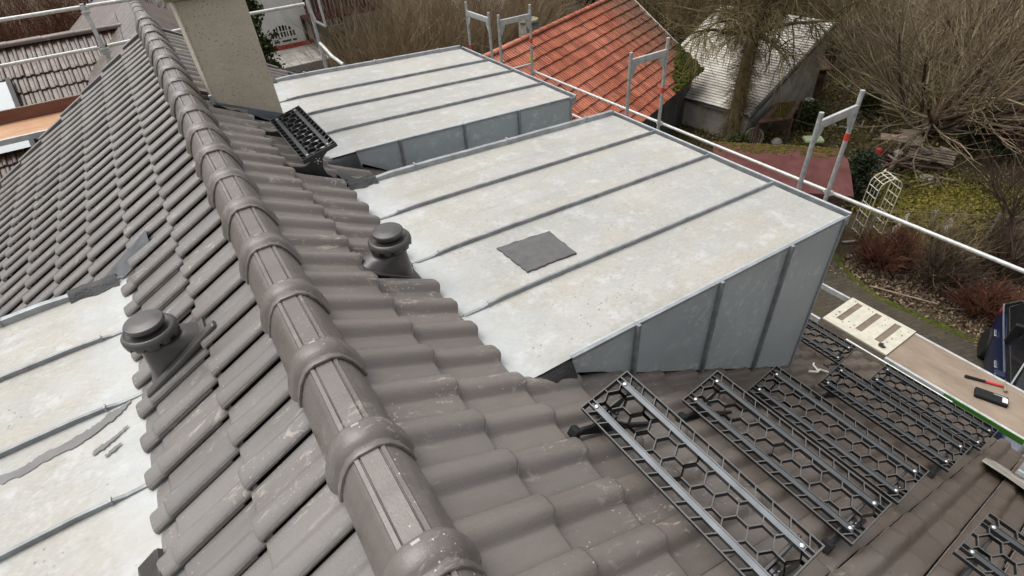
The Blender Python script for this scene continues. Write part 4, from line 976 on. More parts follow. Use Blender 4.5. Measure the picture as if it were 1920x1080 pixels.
L_ = (q1 - q0).length; npk = int(L_ / .2)
for i in range(npk):
    p = q0.lerp(q1, (i + .5) / npk); mm = Matrix((OD, ON, (0, 0, 1))).transposed().to_4x4(); mm.translation = Vector((p.x, p.y, 0)); MB().box((-.092, -.03 + random.uniform(-.006, .006), Z0 - .05), (.092, -.004, q1.z - .12), mm).obj('plank', 'grey_wood', wlo)
mm = Matrix((OD, ON, (0, 0, 1))).transposed().to_4x4(); mm.translation = OBP(0, -.02, -.11); MB().box((A0, -.02, -.05), (A1, .02, .03), mm).obj('fascia', 'grey_wood', ob)
def cushion(name, parent, fn, n, size, mat, hgt=.06):
    # lumpy moss cushions: low domes over a surface, fn() gives a point and normal
    V, F = [], []
    for q in range(n):
        p, nr = fn(); r_ = size * random.uniform(.5, 1.3); u = nr.orthogonal().normalized(); w_ = nr.cross(u); b = len(V); k = 7; a0 = random.random() * 6
        for rr, hz in ((1.0, -.3), (.8, .45), (.4, .85)):
            for i in range(k): a = a0 + 2 * math.pi * i / k; V.append(p + (u * math.cos(a) + w_ * math.sin(a)) * r_ * rr * random.uniform(.8, 1.2) + nr * hgt * hz * random.uniform(.7, 1.3))
        V.append(p + nr * hgt)
        for j in range(2): F += [(b + j * k + i, b + j * k + (i + 1) % k, b + (j + 1) * k + (i + 1) % k, b + (j + 1) * k + i) for i in range(k)]
        F += [(b + 2 * k + i, b + 2 * k + (i + 1) % k, b + 3 * k) for i in range(k)]
    m = MB(); m.v = [tuple(v) for v in V]; m.f = F; return stuff(m.obj(name, mat, parent, True, None))
nO = (-ON * math.sin(OP) + Vector((0, 0, math.cos(OP))))
def omoss():
    while True:
        a, s = random.uniform(-2.6, .1), random.uniform(-.05, 1.25)
        if s < 1.25 * (1 + a / 2.7) + random.uniform(-.1, .1): return OBP(a, s, .02), nO
cushion('moss', ob, omoss, 420, .07, 'green_moss', .055)
# stone chimney stub behind the ridge
t = thing('stone_chimney', 'pale stone chimney stub left of the orange ridge', 'chimney', None, (11.15, 15.5, -3.4)); m = MB(); m.box((-.27, -.25, Z0 + 3.4), (.27, .25, 0)); m.obj('stack', 'stone', t, bevel=.02); m = MB(); m.lathe([(.33, .0), (.36, .04), (.34, .1), (.16, .13), (.14, .10)], None, 14); m.obj('cap', 'cap', t, True)
# small dark sign
t = thing('dark_sign', 'small dark sign with pale border behind the orange verge', 'sign', None, (21.0, 20, Z0)); MB().box((-.03, 0, 0), (.03, .04, 1.6)).obj('post', 'grey_wood', t); MB().box((-.42, -.03, 1.5), (.42, -.002, 2.15)).obj('border', 'white_label', t); MB().box((-.38, -.036, 1.54), (.38, -.0305, 2.11)).obj('board', 'window_glass', t)

# grey lapped-sheet shed
gs = thing('grey_shed', 'low shed with pale ribbed fibre-cement roof behind the drooping tree', 'shed')
eL, eR = Vector((15.50, 11.53, -6.2)), Vector((15.77, 9.45, -6.2)); gd = (eL - eR).normalized(); gn = Vector((gd.y, -gd.x, 0)); GP = R(22)
def GSP(a, s, h=0.): return eR + gd * a + gn * (s * math.cos(GP) - h * math.sin(GP)) + Vector((0, 0, s * math.sin(GP) + h * math.cos(GP)))
NR = 40
m = MB(); m.add([GSP(-.1, 0, -.05), GSP(4.6, 0, -.05), GSP(4.6, 5.4, -.05), GSP(-.1, 5.4, -.05)], [(3, 2, 1, 0)]); gro = m.obj('roof_slope', 'under', gs)
for k in range(NR):
    s = 5.25 - k * .132; m = MB(); P = [(-.1, s + .14, -.01), (4.6, s + .14, -.01), (4.6, s, .028), (-.1, s, .028)]; top = [GSP(*p) for p in P]; low = [GSP(4.6, s + .004, -.02), GSP(-.1, s + .004, -.02)]; m.add(top + low, [(3, 2, 1, 0), (3, 5, 4, 2)]); m.obj('sheet_rib', 'fibre', gro)
m = MB(); m.add([GSP(-.14, -.03, -.10), GSP(-.14, 5.4, -.10), GSP(-.14, 5.4, .05), GSP(-.14, -.03, .05), GSP(-.05, -.03, .05), GSP(-.05, 5.4, .05)], [(0, 1, 2, 3), (3, 2, 5, 4)]); m.obj('verge_board', 'grey_wood', gs)
m = MB(); b0, b1 = GSP(0, .15), GSP(4.5, .15); c0 = GSP(0, 5.3); c1 = GSP(4.5, 5.3)
for p, q in ((b0, b1), (c0, b0), (c1, c0)): m.add([Vector((p.x, p.y, Z0 - .2)), Vector((q.x, q.y, Z0 - .2)), q - Vector((0, 0, .08)), p - Vector((0, 0, .08))], [(0, 1, 2, 3)])
m.obj('wall', 'plaster', gs)
MB().box((-.012, -.11, -.13), (.012, .11, .13), Matrix.Translation(b0.lerp(b1, .1) + Vector((-.02, 0, -.42)))).obj('window', 'window_frame', gs)
MB().box((-.016, -.075, -.1), (.016, .075, .1), Matrix.Translation(b0.lerp(b1, .1) + Vector((-.03, 0, -.42)))).obj('pane', 'window_glass', gs)

# red felt shed
rs_ = thing('red_felt_shed', 'shed with red bitumen felt roof and yellow moss on its far slope', 'shed')
k0, k1 = Vector((10.84, 6.85, -5.0)), Vector((12.89, 4.54, -5.0)); kd = (k1 - k0).normalized(); kn = Vector((kd.y, -kd.x, 0))   # towards camera
if kn.x > 0: kn = -kn
m = MB(); f0, f1 = k0 + kn * 1.2 + Vector((0, 0, -.32)), k1 + kn * 1.2 + Vector((0, 0, -.32)); g0, g1 = k0 - kn * 1.0 + Vector((0, 0, -.16)), k1 - kn * 1.0 + Vector((0, 0, -.16))
rows = []
for i in range(13):
    a = i / 12; rows.append([f0.lerp(f1, a) + (Vector((0, 0, -.09))), f0.lerp(f1, a), k0.lerp(k1, a) + kn * .6 + Vector((0, 0, -.13 + .012 * math.sin(i * 1.7))), k0.lerp(k1, a), g0.lerp(g1, a), g0.lerp(g1, a) + Vector((0, 0, -.09))])
m.grid(rows); m.obj('felt_roof', 'red_felt', rs_, True, 20)
m = MB(); ins = .12
cs = [f0 + kd * ins - kn * .15, f1 - kd * ins - kn * .15, g1 - kd * ins + kn * .1, g0 + kd * ins + kn * .1]
for i in range(4): p, q = cs[i], cs[(i + 1) % 4]; m.add([Vector((p.x, p.y, Z0 - .2)), Vector((q.x, q.y, Z0 - .2)), q - Vector((0, 0, .06)), p - Vector((0, 0, .06))], [(0, 1, 2, 3)])
m.obj('wall', 'brown_wood', rs_)
def rmoss():
    while True:
        a = random.random(); s = random.uniform(.04, 1.0)
        if random.random() < .35 + .65 * s: break
    p = k0.lerp(k1, a) - kn * s + Vector((0, 0, -.16 * s + .005)); return p, Vector((0, 0, 1))
cushion('moss', rs_, rmoss, 330, .055, 'moss', .022)

# lean-to with rusty roof
lt = thing('rusty_lean_to', 'rusty sheet lean-to with yellow moss, dark inside, beside the grey shed', 'lean-to')
q = [Vector((15.86, 9.06, -6.3)), Vector((16.96, 8.58, -6.3)), Vector((17.94, 8.95, -6.02)), Vector((17.15, 9.34, -6.02))]
m = MB(); m.add(q + [p - Vector((0, 0, .05)) for p in q], [(0, 1, 2, 3), (7, 6, 5, 4), (0, 4, 5, 1), (1, 5, 6, 2), (2, 6, 7, 3), (3, 7, 4, 0)]); m.obj('sheet_roof', 'rust', lt)
for p in (q[0], q[1], q[2]): MB().box((-.04, -.04, Z0 - .1), (.04, .04, p.z - .05), Matrix.Translation((p.x + .12, p.y + .03, 0))).obj('post', 'brown_wood', lt)
m = MB(); 
for a, b in ((2, 3), (3, 0)): p, r_ = q[a] + Vector((-.1, .05, 0)), q[b] + Vector((.15, .05, 0)); m.add([Vector((p.x, p.y, Z0 - .1)), Vector((r_.x, r_.y, Z0 - .1)), r_ - Vector((0, 0, .06)), p - Vector((0, 0, .06))], [(0, 1, 2, 3)])
m.obj('back_wall', 'brown_wood', lt)
def lmoss():
    a, b = random.uniform(.25, .8), random.betavariate(2, 2) * .9 + .05; p = q[0].lerp(q[1], a).lerp(q[3].lerp(q[2], a), b); return p, Vector((0, 0, 1))
cushion('moss', lt, lmoss, 200, .055, 'moss', .02)
m = MB(); m.lathe([(.02, 0), (.16, .03), (.19, .12), (.12, .22), (.03, .25)], Matrix.Translation((16.55, 8.62, Z0 + .05)), 9); tag(m.obj('grey_bundle', 'stone', smooth=True), 'grey tarpaulin bundle inside the lean-to', 'bundle')
t = thing('wicker_wheel', 'round wicker lattice leaning on the grey shed corner', 'wheel', None, (15.95, 9.12, Z0 + .35)); t.rotation_euler = (R(70), R(10), R(-40))
m = MB(); N = 22
for i in range(N): a, b = 2 * math.pi * i / N, 2 * math.pi * (i + 1) / N; m.cyl((.3 * math.cos(a), .3 * math.sin(a), 0), (.3 * math.cos(b), .3 * math.sin(b), 0), .025, 6)
m.obj('rim', 'pale_wood', t)
for i in range(-3, 4):
    L = math.sqrt(.09 - (i * .08) ** 2); MB().cyl((i * .08, -L, .01), (i * .08, L, .01), .012, 5).obj('slat', 'pale_wood', t); MB().cyl((-L, i * .08, -.01), (L, i * .08, -.01), .012, 5).obj('slat', 'pale_wood', t)
# plank shed
ps_ = thing('plank_shed', 'small brown plank shed with sheet roof behind the lean-to', 'shed', None, (21.0, 10.9, Z0))
for k in range(6): MB().box((-.85, -.06 + .03 * math.sin(k * 3), .1 + .17 * k), (.85, -.02 + .03 * math.sin(k * 3), .25 + .17 * k), Matrix.Rotation(R(-35 + 2 * math.sin(k)), 4, 'Z')).obj('plank', 'brown_wood', ps_)
MB().box((-.9, 0, 0), (.9, 1.6, 1.05), Matrix.Rotation(R(-35), 4, 'Z')).obj('body', 'brown_wood', ps_)
MB().box((-1.0, -.15, 1.1), (1.0, 1.9, 1.16), Matrix.Rotation(R(-35), 4, 'Z') @ Matrix.Rotation(R(6), 4, 'X')).obj('sheet_roof', 'rust', ps_)

# ------------------------------------------------------------------ plants: vectorised branches
def unit(v): return v / np.maximum(np.linalg.norm(v, axis=-1, keepdims=True), 1e-9)
def grow(S, D, L, r, N, wob, trop, tip=.25):
    S = np.asarray(S, float); D = unit(np.asarray(D, float)); M_ = len(S); P = np.zeros((M_, N, 3)); P[:, 0] = S; st = (np.asarray(L) / (N - 1))[:, None]
    for k in range(1, N):
        D = unit(D + RNG.normal(0, wob, (M_, 3)) + np.asarray(trop) * (k / N)); P[:, k] = P[:, k - 1] + D * st
    rad = np.asarray(r)[:, None] * np.linspace(1, tip, N)[None]
    return P, rad
def spawn(P, rad, n, t0, t1, spread, out=None):
    M_, N, _ = P.shape; idx = RNG.integers(0, M_, n); t = RNG.uniform(t0, t1, n) * (N - 1); k = np.minimum(t.astype(int), N - 2); f = (t - k)[:, None]
    S = P[idx, k] * (1 - f) + P[idx, k + 1] * f; T = unit(P[idx, k + 1] - P[idx, k]); rv = unit(RNG.normal(0, 1, (n, 3))); rv = unit(rv - T * (rv * T).sum(1, keepdims=True))
    sp = RNG.normal(spread, spread * .25, n)[:, None]; D = T * np.cos(sp) + rv * np.sin(sp); rr = rad[idx, k] * (1 - f[:, 0]) + rad[idx, k + 1] * f[:, 0]
    return S, D, rr, idx
def tubemesh(sets, name, mat):
    VV, FF, off = [], [], 0
    for P, rad, sides in sets:
        M_, N, _ = P.shape; T = unit(P[:, -1] - P[:, 0]); ref = np.where(np.abs(T[:, 2:3]) > .9, np.array([[1., 0, 0]]), np.array([[0, 0, 1.]])); U = unit(np.cross(T, ref)); W_ = np.cross(T, U)
        a = np.arange(sides) * 2 * math.pi / sides; ring = np.cos(a)[None, :, None] * U[:, None] + np.sin(a)[None, :, None] * W_[:, None]
        V = P[:, :, None, :] + ring[:, None] * rad[:, :, None, None]; VV.append(V.reshape(-1, 3))
        base = (np.arange(M_) * N * sides)[:, None, None] + (np.arange(N - 1) * sides)[None, :, None]; i = np.arange(sides)[None, None]; j = (np.arange(sides) + 1) % sides; j = j[None, None]
        F = np.stack([base + i, base + j, base + sides + j, base + sides + i], -1).reshape(-1, 4) + off; FF.append(F); off += V.size // 3
    return fastmesh(name, np.concatenate(VV), np.concatenate(FF), mat)
def leaves(name, C, n, size, mat, parent=None, drop=0.):
    # C: callable giving n centres
    P = C(n); u = unit(RNG.normal(0, 1, (n, 3))); v = unit(np.cross(u, RNG.normal(0, 1, (n, 3)))); s = size * RNG.uniform(.5, 1.4, (n, 1)); asp = RNG.uniform(.35, .6, (n, 1))
    V = np.stack([P - u * s, P - v * s * asp, P + u * s, P + v * s * asp], 1).reshape(-1, 3); F = np.arange(4 * n).reshape(n, 4); return link(name, fastmesh(name, V, F, mat, False), parent)
def plant(name, label, cat, base, group=None): return thing(name, label, cat, group, base)
def local(sets, b): return [(P - np.array(b), r_, s) for P, r_, s in sets]

# drooping tree with a twig-clad trunk
b = (15.88, 9.92, Z0); t = plant('drooping_tree', 'tall bare drooping tree with twig-clad trunk before the grey shed roof', 'tree', b)
trunk, tr = grow([b], [(-.02, .03, 1)], [9.0], [.26], 14, .035, (0, 0, .02), .3)
link('trunk', tubemesh(local([(trunk, tr, 12)], b), 'trunk', 'bark_trunk'), t)
S, D, rr, _ = spawn(trunk, tr, 56, .34, .98, 1.15); D[:, 2] = np.abs(D[:, 2]) * .6 + .1; l1, r1 = grow(S, D, RNG.uniform(1.4, 3.8, 56), np.clip(rr * .45, .03, .11), 9, .12, (0, 0, -.10), .22)
S, D, rr, _ = spawn(l1, r1, 1300, .15, 1, .8); l2, r2 = grow(S, D, RNG.uniform(.5, 1.6, 1300), np.clip(rr * .5, .009, .022), 6, .20, (0, 0, -.32), .35)
S, D, rr, _ = spawn(l2, r2, 13000, .15, 1, .7); l3, r3 = grow(S, D, RNG.uniform(.2, .7, 13000), np.clip(rr * .6, .0045, .009), 4, .25, (0, 0, -.55), .5)
S, D, rr, _ = spawn(trunk, tr, 3200, .02, .62, 1.0); S = S + unit(D * np.array([1, 1, 0])) * .2; l4, r4 = grow(S, D * np.array([1, 1, .2]), RNG.uniform(.15, .55, 3200), np.full(3200, .006), 4, .3, (0, 0, -.7), .5)
link('limbs', tubemesh(local([(l1, r1, 6), (l2, r2, 4)], b), 'limbs', 'bark_trunk'), t); stuff(link('twigs', tubemesh(local([(l3, r3, 3), (l4, r4, 3)], b), 'twigs', 'bark_olive'), t))

# big fanning shrub tree
def fan_tree(name, label, b, n0, h, lean, mat_t, mat_w, nshoot, ntw, seed_r=.09, spread=.75, cat='tree', group=None, ht=1.0):
    t = plant(name, label, cat, b, group); a = RNG.uniform(0, 2 * math.pi, n0); tilt = RNG.uniform(.15, spread, n0)
    D = np.stack([np.cos(a) * np.sin(tilt) + lean[0], np.sin(a) * np.sin(tilt) + lean[1], np.cos(tilt)], 1); S = np.array(b) + np.stack([np.cos(a) * .1, np.sin(a) * .1, np.zeros(n0)], 1)
    m0, q0_ = grow(S, D, RNG.uniform(.5, 1, n0) * h * .62, RNG.uniform(.6, 1, n0) * seed_r, 9, .08, (0, 0, .03), .35)
    S, D, rr, _ = spawn(m0, q0_, nshoot, .2, 1, .55); m1, q1_ = grow(S, D, RNG.uniform(.25, .6, nshoot) * h, np.clip(rr * .5, .013, .04), 8, .07, (0, 0, .09), .25)
    S, D, rr, _ = spawn(m1, q1_, ntw, .1, 1, .5); m2, q2_ = grow(S, D, RNG.uniform(.08, .28, ntw) * h, np.clip(rr * .5, .006, .011), 5, .12, (0, 0, .08), .4)
    link('trunk', tubemesh(local([(m0, q0_, 8)], b), 'trunk', mat_t), t); stuff(link('twigs', tubemesh(local([(m1, q1_, 4), (m2, q2_, 3)], b), 'twigs', mat_w), t)); return t
fan_tree('fruit_tree', 'wide bare fruit tree fanning out above the pallet pile', (21.08, 6.12, Z0), 15, 8.0, (.10, -.12), 'bark_brown', 'bark_tan', 300, 2600, .13, 1.05)
fan_tree('bare_tree', 'bare tree behind the fruit tree at the upper right', (26.5, 7.0, Z0), 12, 8.5, (0, -.1), 'bark_brown', 'bark_tan', 200, 1600, .12, .9)
fan_tree('bare_tree', 'bare tree beside the dark conifer at the top', (25.0, 12.2, Z0), 10, 7.5, (0, 0), 'bark_brown', 'bark_olive', 180, 1800, .11, .8)
fan_tree('bare_tree', 'thin bare tree at the right edge below the red-twigged shrub', (16.2, 1.6, Z0), 4, 3.6, (.1, -.1), 'bark_brown', 'bark_brown', 40, 420, .05, .6)
fan_tree('bare_tree', 'thin forked tree in the lawn at the right', (17.6, 1.3, Z0), 3, 4.0, (.1, -.1), 'bark_brown', 'bark_brown', 40, 420, .05, .6)
for x, y, lb in ((21.0, 17.5, 'bare tree just behind the orange barn verge'), (23.5, 19.0, 'bare tree behind the grey shed, to its left'), (24.0, 15.8, 'bare tree behind the grey shed ridge'), (20.8, 14.6, 'bare tree close behind the grey shed'), (26.5, 18.0, 'bare tree behind the drooping tree, at the top edge')): fan_tree('bare_tree', lb, (x, y, Z0), 12, 6.5, (0, 0), 'bark_brown', 'bark_olive', 240, 1800, .10, .8, group='bare trees behind the sheds')
fan_tree('red_twig_shrub', 'red-twigged shrub at the right edge', (21.2, 3.0, Z0), 14, 2.4, (0, 0), 'bark_red', 'bark_red', 200, 1200, .02, .8, 'shrub')
fan_tree('dead_shrub', 'dense rust-brown shrub beside the paved path', (12.70, 2.85, Z0), 22, 1.05, (0, 0), 'bark_rust', 'bark_rust', 420, 3200, .015, .8, 'shrub')
fan_tree('dead_shrub', 'low tangled brown shrub in the leaf litter bed', (13.1, 1.75, Z0), 18, 1.3, (0, 0), 'bark_brown', 'bark_brown', 300, 1300, .014, 1.2, 'shrub')
fan_tree('dead_shrub', 'tangled arching shrub left of the terracotta pot', (13.6, 2.3, Z0), 18, 1.6, (0, -.1), 'bark_brown', 'bark_olive', 260, 1200, .015, 1.2, 'shrub')
fan_tree('dead_shrub', 'rusty low shrub beside the car', (12.7, .55, Z0), 18, 1.1, (0, 0), 'bark_rust', 'bark_rust', 300, 1300, .012, 1.1, 'shrub')
fan_tree('dead_shrub', 'brown shrub behind the terracotta pot', (14.3, 1.2, Z0), 16, 1.6, (0, 0), 'bark_rust', 'bark_brown', 240, 1300, .014, .9, 'shrub')
# hedge of bare shrubs behind the far dormer
hg = [(6.9, 20.5, 4.6), (8.3, 18.8, 4.4), (9.6, 20.6, 4.8), (10.6, 18.6, 4.2), (11.9, 20.3, 4.8), (13.2, 19.4, 4.4), (14.4, 21.0, 4.6), (8.9, 23.0, 5.0), (11.2, 23.2, 5.2), (13.6, 23.4, 5.0), (16.3, 21.6, 4.2)]
wd = ['leftmost bare hedge shrub, beside the white house', 'bare hedge shrub just right of the white house canopy', 'bare hedge shrub above the far dormer edge', 'bare hedge shrub above the middle of the far dormer', 'bare hedge shrub left of the lengthwise scaffold', 'bare hedge shrub behind the lengthwise scaffold', 'bare hedge shrub behind the stone chimney', 'rear hedge shrub before the plaster wall', 'rear hedge shrub in the middle of the thicket', 'rear hedge shrub behind the scaffold corner', 'hedge shrub between stone chimney and orange ridge']
for (x, y, h), lb in zip(hg, wd): fan_tree('hedge_shrub', lb, (x, y, Z0), 26, h, (0, 0), 'bark_hedge', 'bark_hedge', 330, 1500, .03, .6, 'shrub', 'bare hedge behind the far dormer')
hl = [(-5.5, 20), (-3.6, 19), (-2.2, 21), (-4.4, 23), (-1.2, 19.5), (-6.6, 22)]
for i, (x, y) in enumerate(hl): fan_tree('hedge_shrub', 'bare shrub in the thicket behind the brown pantile wing, top left', (x, y, -5.6), 24, 5.2, (0, 0), 'bark_rust', 'bark_rust', 340, 2600, .03, .55, 'shrub', 'thicket behind the brown wing')
structure(MB().add([(-40, 15, -7.3), (2, 15, -7.3), (2, 60, -4.0), (-40, 60, -4.0)], [(0, 1, 2, 3)]).obj('bank', 'ground'))

# evergreens
def evergreen(name, label, b, h, rad, n, mat, cat='tree', size=.06, flat=1.0):
    t = plant(name, label, cat, b); tk, tq = grow([b], [(0, 0, 1)], [h * .9], [.05 + h * .014], 8, .03, (0, 0, 0), .2); nb_ = int(40 * flat) + 30
    S, D, rr, _ = spawn(tk, tq, nb_, .08, 1, 1.3); hz = (S[:, 2] - b[2]) / h; l, q = grow(S, D * np.array([1, 1, .3]), rad * np.clip(1.05 - hz * .8, .15, 1) * RNG.uniform(.6, 1.1, nb_), np.clip(rr * .3, .006, .03), 6, .12, (0, 0, -.06), .3)
    link('trunk', tubemesh(local([(tk, tq, 8), (l, q, 4)], b), 'trunk', 'bark_brown'), t)
    def C(k): P, _, _, _ = spawn(l, q, k, .15, 1.05, .3); return P - np.array(b) + RNG.normal(0, size * 1.3, (k, 3))
    stuff(leaves('foliage', C, n, size, mat, t)); return t
evergreen('conifer', 'dark green conifer with a pale panel beside it, at the top', (30.5, 14.0, Z0), 7.5, 2.4, 9000, 'conifer', 'tree', .10)
evergreen('conifer', 'dark green conifer between drooping tree and fruit tree', (27.8, 15.2, Z0), 7.0, 2.2, 8000, 'conifer', 'tree', .10)
evergreen('evergreen_shrub', 'dark evergreen shrub behind the pallet pile', (21.4, 4.2, Z0), 1.5, 1.5, 5000, 'conifer', 'shrub', .06, 2)
evergreen('evergreen_shrub', 'green shrub at the corner of the red felt shed', (15.2, 5.2, Z0), 1.6, .8, 4200, 'conifer', 'shrub', .05, 2)
evergreen('evergreen_shrub', 'green weeds between the barn and the red felt shed', (15.0, 9.0, Z0), .7, .8, 2600, 'leaf_green', 'shrub', .05, 2)
evergreen('evergreen_shrub', 'green bush right of the rusty lean-to', (18.6, 8.9, Z0), 1.1, .8, 3000, 'leaf_green', 'shrub', .05, 2)
evergreen('evergreen_shrub', 'low green shrub by the wooden stake', (21.3, 8.2, Z0), .8, .7, 2200, 'leaf_green', 'shrub', .05, 2)
evergreen('leafy_tree', 'leafy evergreen beside the chimney, before the white house', (3.35, 21.5, Z0), 6.2, 1.0, 7000, 'leaf_green', 'tree', .08, 1.5)
# leaf litter, grass
def litter(n):
    P = np.stack([RNG.uniform(11.5, 15.6, n), RNG.uniform(-.6, 3.6, n), Z0 + .02 + RNG.uniform(0, .07, n)], 1); return P
stuff(leaves('leaf_litter', litter, 15000, .042, 'leaf_litter'))['label'] = 'dry leaves covering the planting bed'
def litter2(n): return np.stack([RNG.uniform(15, 26, n), RNG.uniform(1.5, 11, n), Z0 + .03 + RNG.uniform(0, .08, n)], 1)
stuff(leaves('leaf_litter', litter2, 9000, .04, 'leaf_litter'))['label'] = 'dry leaves and debris over the garden'
def blades(n):
    return np.stack([RNG.uniform(14.6, 19, n), RNG.uniform(2, 4.9, n), Z0 + .10 + RNG.uniform(0, .07, n)], 1)
stuff(leaves('grass', blades, 9000, .045, 'grass'))['label'] = 'dull yellow-green grass on the lawn'
def blades2(n): return np.stack([RNG.uniform(14.5, 30, n), RNG.uniform(4.5, 14, n), Z0 + .04 + RNG.uniform(0, .1, n)], 1)
stuff(leaves('grass', blades2, 16000, .055, 'grass'))['label'] = 'rough grass under the fruit tree'

# ------------------------------------------------------------------ garden things
# arch trellis
t = thing('arch_trellis', 'cream white arched garden trellis on the lawn edge', 'trellis', None, (13.92, 3.92, Z0)); t.rotation_euler = (0, 0, R(-30))
def archpts(w_, h, y): 
    r_ = w_ / 2; return [(-r_, y, 0), (-r_, y, h - r_)] + [(r_ * math.cos(R(180 - a)), y, h - r_ + r_ * 1.0 * math.sin(R(a))) for a in range(18, 181, 18)] + [(r_, y, 0)]
for y in (-.2, -.07, .07, .2): MB().path([Vector(p) for p in archpts(.56, 1.68, y)], .012 if abs(y) > .1 else .007, 6).obj('hoop', 'white_paint', t, True)
for z in (.06, .34, .62, .90, 1.16, 1.38):
    for s in (-1, 1): MB().cyl((s * .28, -.2, z), (s * .28, .2, z), .010, 6).obj('rung', 'white_paint', t)
for a in (36, 72, 108, 144): MB().cyl((.28 * math.cos(R(a)), -.2, 1.40 + .28 * math.sin(R(a))), (.28 * math.cos(R(a)), .2, 1.40 + .28 * math.sin(R(a))), .010, 6).obj('rung', 'white_paint', t)
for y in (-.2, .2): MB().lathe([(.025, 0), (.035, .03), (.015, .06), (.004, .09)], Matrix.Translation((0, y, 1.68)), 8).obj('finial', 'white_paint', t, True)
# pot
t = thing('terracotta_pot', 'terracotta pot lying in the leaf bed', 'pot', None, (13.28, 1.12, Z0 + .03)); t.rotation_euler = (R(25), R(15), 0)
MB().lathe([(.10, 0), (.15, .20), (.17, .20), (.17, .26), (.145, .26), (.13, .08)], None, 18).obj('pot', 'terracotta', t, True)
# pallet pile, table, logs
pp = thing('pallet_pile', 'pile of weathered wooden pallets under the fruit tree', 'pallets', None, (18.55, 4.9, Z0)); 
for k, (dx, dy, rz) in enumerate(((0, 0, -66), (-.1, .05, -62), (.15, -.1, -70))):
    mm = Matrix.Translation((dx, dy, .02 + .15 * k)) @ Matrix.Rotation(R(rz), 4, 'Z')
    for i in range(6): MB().box((-.6, -.5 + .19 * i, .10), (.6, -.40 + .19 * i, .125), mm @ Matrix.Rotation(random.gauss(0, .02), 4, 'Z')).obj('slat', 'pale_wood' if k == 2 else 'brown_wood', pp)
    for i in (-.55, 0, .5): MB().box((i - .05, -.5, 0), (i + .05, .56, .0995), mm).obj('bearer', 'brown_wood', pp)
tb = thing('work_table', 'worn garden table with pale top beside the pallet pile', 'table', None, (18.2, 5.8, Z0)); tb.rotation_euler = (0, 0, R(-62))
MB().box((-.36, -.24, .76), (.36, .24, .80)).obj('table_top', 'pale_wood', tb)
for x, y in ((-.32, -.2), (.28, -.2), (-.32, .2), (.28, .2)): MB().box((x, y, 0), (x + .05, y + .05, .76)).obj('leg', 'brown_wood', tb)
MB().box((-.3, -.18, .22), (.3, .18, .25)).obj('shelf', 'brown_wood', tb)
o_ = MB().lathe([(.10, 0), (.13, .05), (.11, .2), (.05, .26)], Matrix.Translation((17.9, 5.95, Z0 + .25)), 8).obj('red_can', 'red_paint', smooth=True); tag(o_, 'red can under the worn garden table', 'can')
lg = 'cut logs stacked by the fruit tree'
for k in range(7):
    x, y = 20.5 - .17 * k, 6.45 - .08 * k; o_ = MB().cyl((x - .05, y + .12, Z0 + .12), (x + .34, y - .42, Z0 + .12), .075, 10).obj('cut_log', 'pale_wood', smooth=True); tag(o_, 'pale cut log in the row lying left of the fruit tree trunk', 'log', lg)
for k in range(16):
    a = random.uniform(0, math.pi); x, y = random.uniform(18.8, 21.6), random.uniform(6.7, 8.4); L = random.uniform(.25, .6); o_ = MB().cyl((x, y, Z0 + .06), (x + L * math.cos(a), y + L * math.sin(a), Z0 + random.uniform(.05, .25)), random.uniform(.02, .05), 7).obj('wood_scrap', random.choice(['pale_wood', 'brown_wood', 'stone']), smooth=True); tag(o_, 'piece of scrap wood in the heap behind the scaffold beam', 'scrap', 'scrap wood heap')
for k in range(14):
    a = random.uniform(0, math.pi); x, y = random.uniform(17.0, 18.6), random.uniform(3.3, 4.6); L = random.uniform(.3, .9); o_ = MB().cyl((x, y, Z0 + .06), (x + L * math.cos(a), y + L * math.sin(a), Z0 + random.uniform(.05, .3)), random.uniform(.015, .04), 7).obj('wood_scrap', random.choice(['pale_wood', 'brown_wood']), smooth=True); tag(o_, 'loose branch in the heap below the pallet pile', 'branch', 'branch heap below the pallets')
for k in range(26):
    x, y = random.uniform(17.1, 19.6), random.uniform(4.2, 6.3); L = random.uniform(.3, .9)
    o_ = MB().box((-L / 2, -.05, -.012), (L / 2, .05, .012), Matrix.Translation((x, y, Z0 + random.uniform(.08, .5))) @ Matrix.Rotation(random.uniform(-1.6, .2), 4, 'Z') @ Matrix.Rotation(random.uniform(-.5, .5), 4, 'Y') @ Matrix.Rotation(random.uniform(-.4, .4), 4, 'X')).obj('loose_board', random.choice(['pale_wood', 'brown_wood', 'brown_wood', 'stone', 'rust'])); tag(o_, 'loose board in the messy wood pile around the pallets', 'board', 'loose boards of the wood pile')
t = thing('stone_spiral', 'round coiled stone on the ground below the pallets', 'stone', None, (17.8, 4.36, Z0)); N = 40
MB().path([Vector(((.30 - .27 * i / N) * math.cos(i * .45), (.30 - .27 * i / N) * math.sin(i * .45), .06 + .12 * i / N)) for i in range(N)], .045, 6).obj('coil', 'stone', t, True)
o_ = MB().lathe([(.17, 0), (.19, .03), (.16, .035), (.10, .02)], Matrix.Translation((18.6, 4.95, Z0 + .49)), 14).obj('blue_dish', MT['chrome'], smooth=True); tag(o_, 'pale blue dish lying on the pallets', 'dish')
o_ = MB().lathe([(.05, 0), (.05, .5), (.11, .52), (.13, .6), (.07, .66)], Matrix.Translation((17.75, 5.35, Z0)), 10).obj('bird_bath', 'stone', smooth=True); tag(o_, 'small stone figure before the garden table', 'ornament')
o_ = MB().lathe([(.02, 0), (.02, .55), (.16, .57), (.17, .6), (.1, .6)], Matrix.Translation((19.64, 9.6, Z0)), 14).obj('white_basin', 'white_label', smooth=True); tag(o_, 'white basin on a stand beside the plank shed', 'basin')
o_ = MB().cyl((21.35, 9.17, Z0), (20.75, 8.75, Z0 + 1.15), .022, 6).obj('wooden_stake', 'pale_wood'); tag(o_, 'leaning pale wooden stake above the scaffold beam', 'stake')
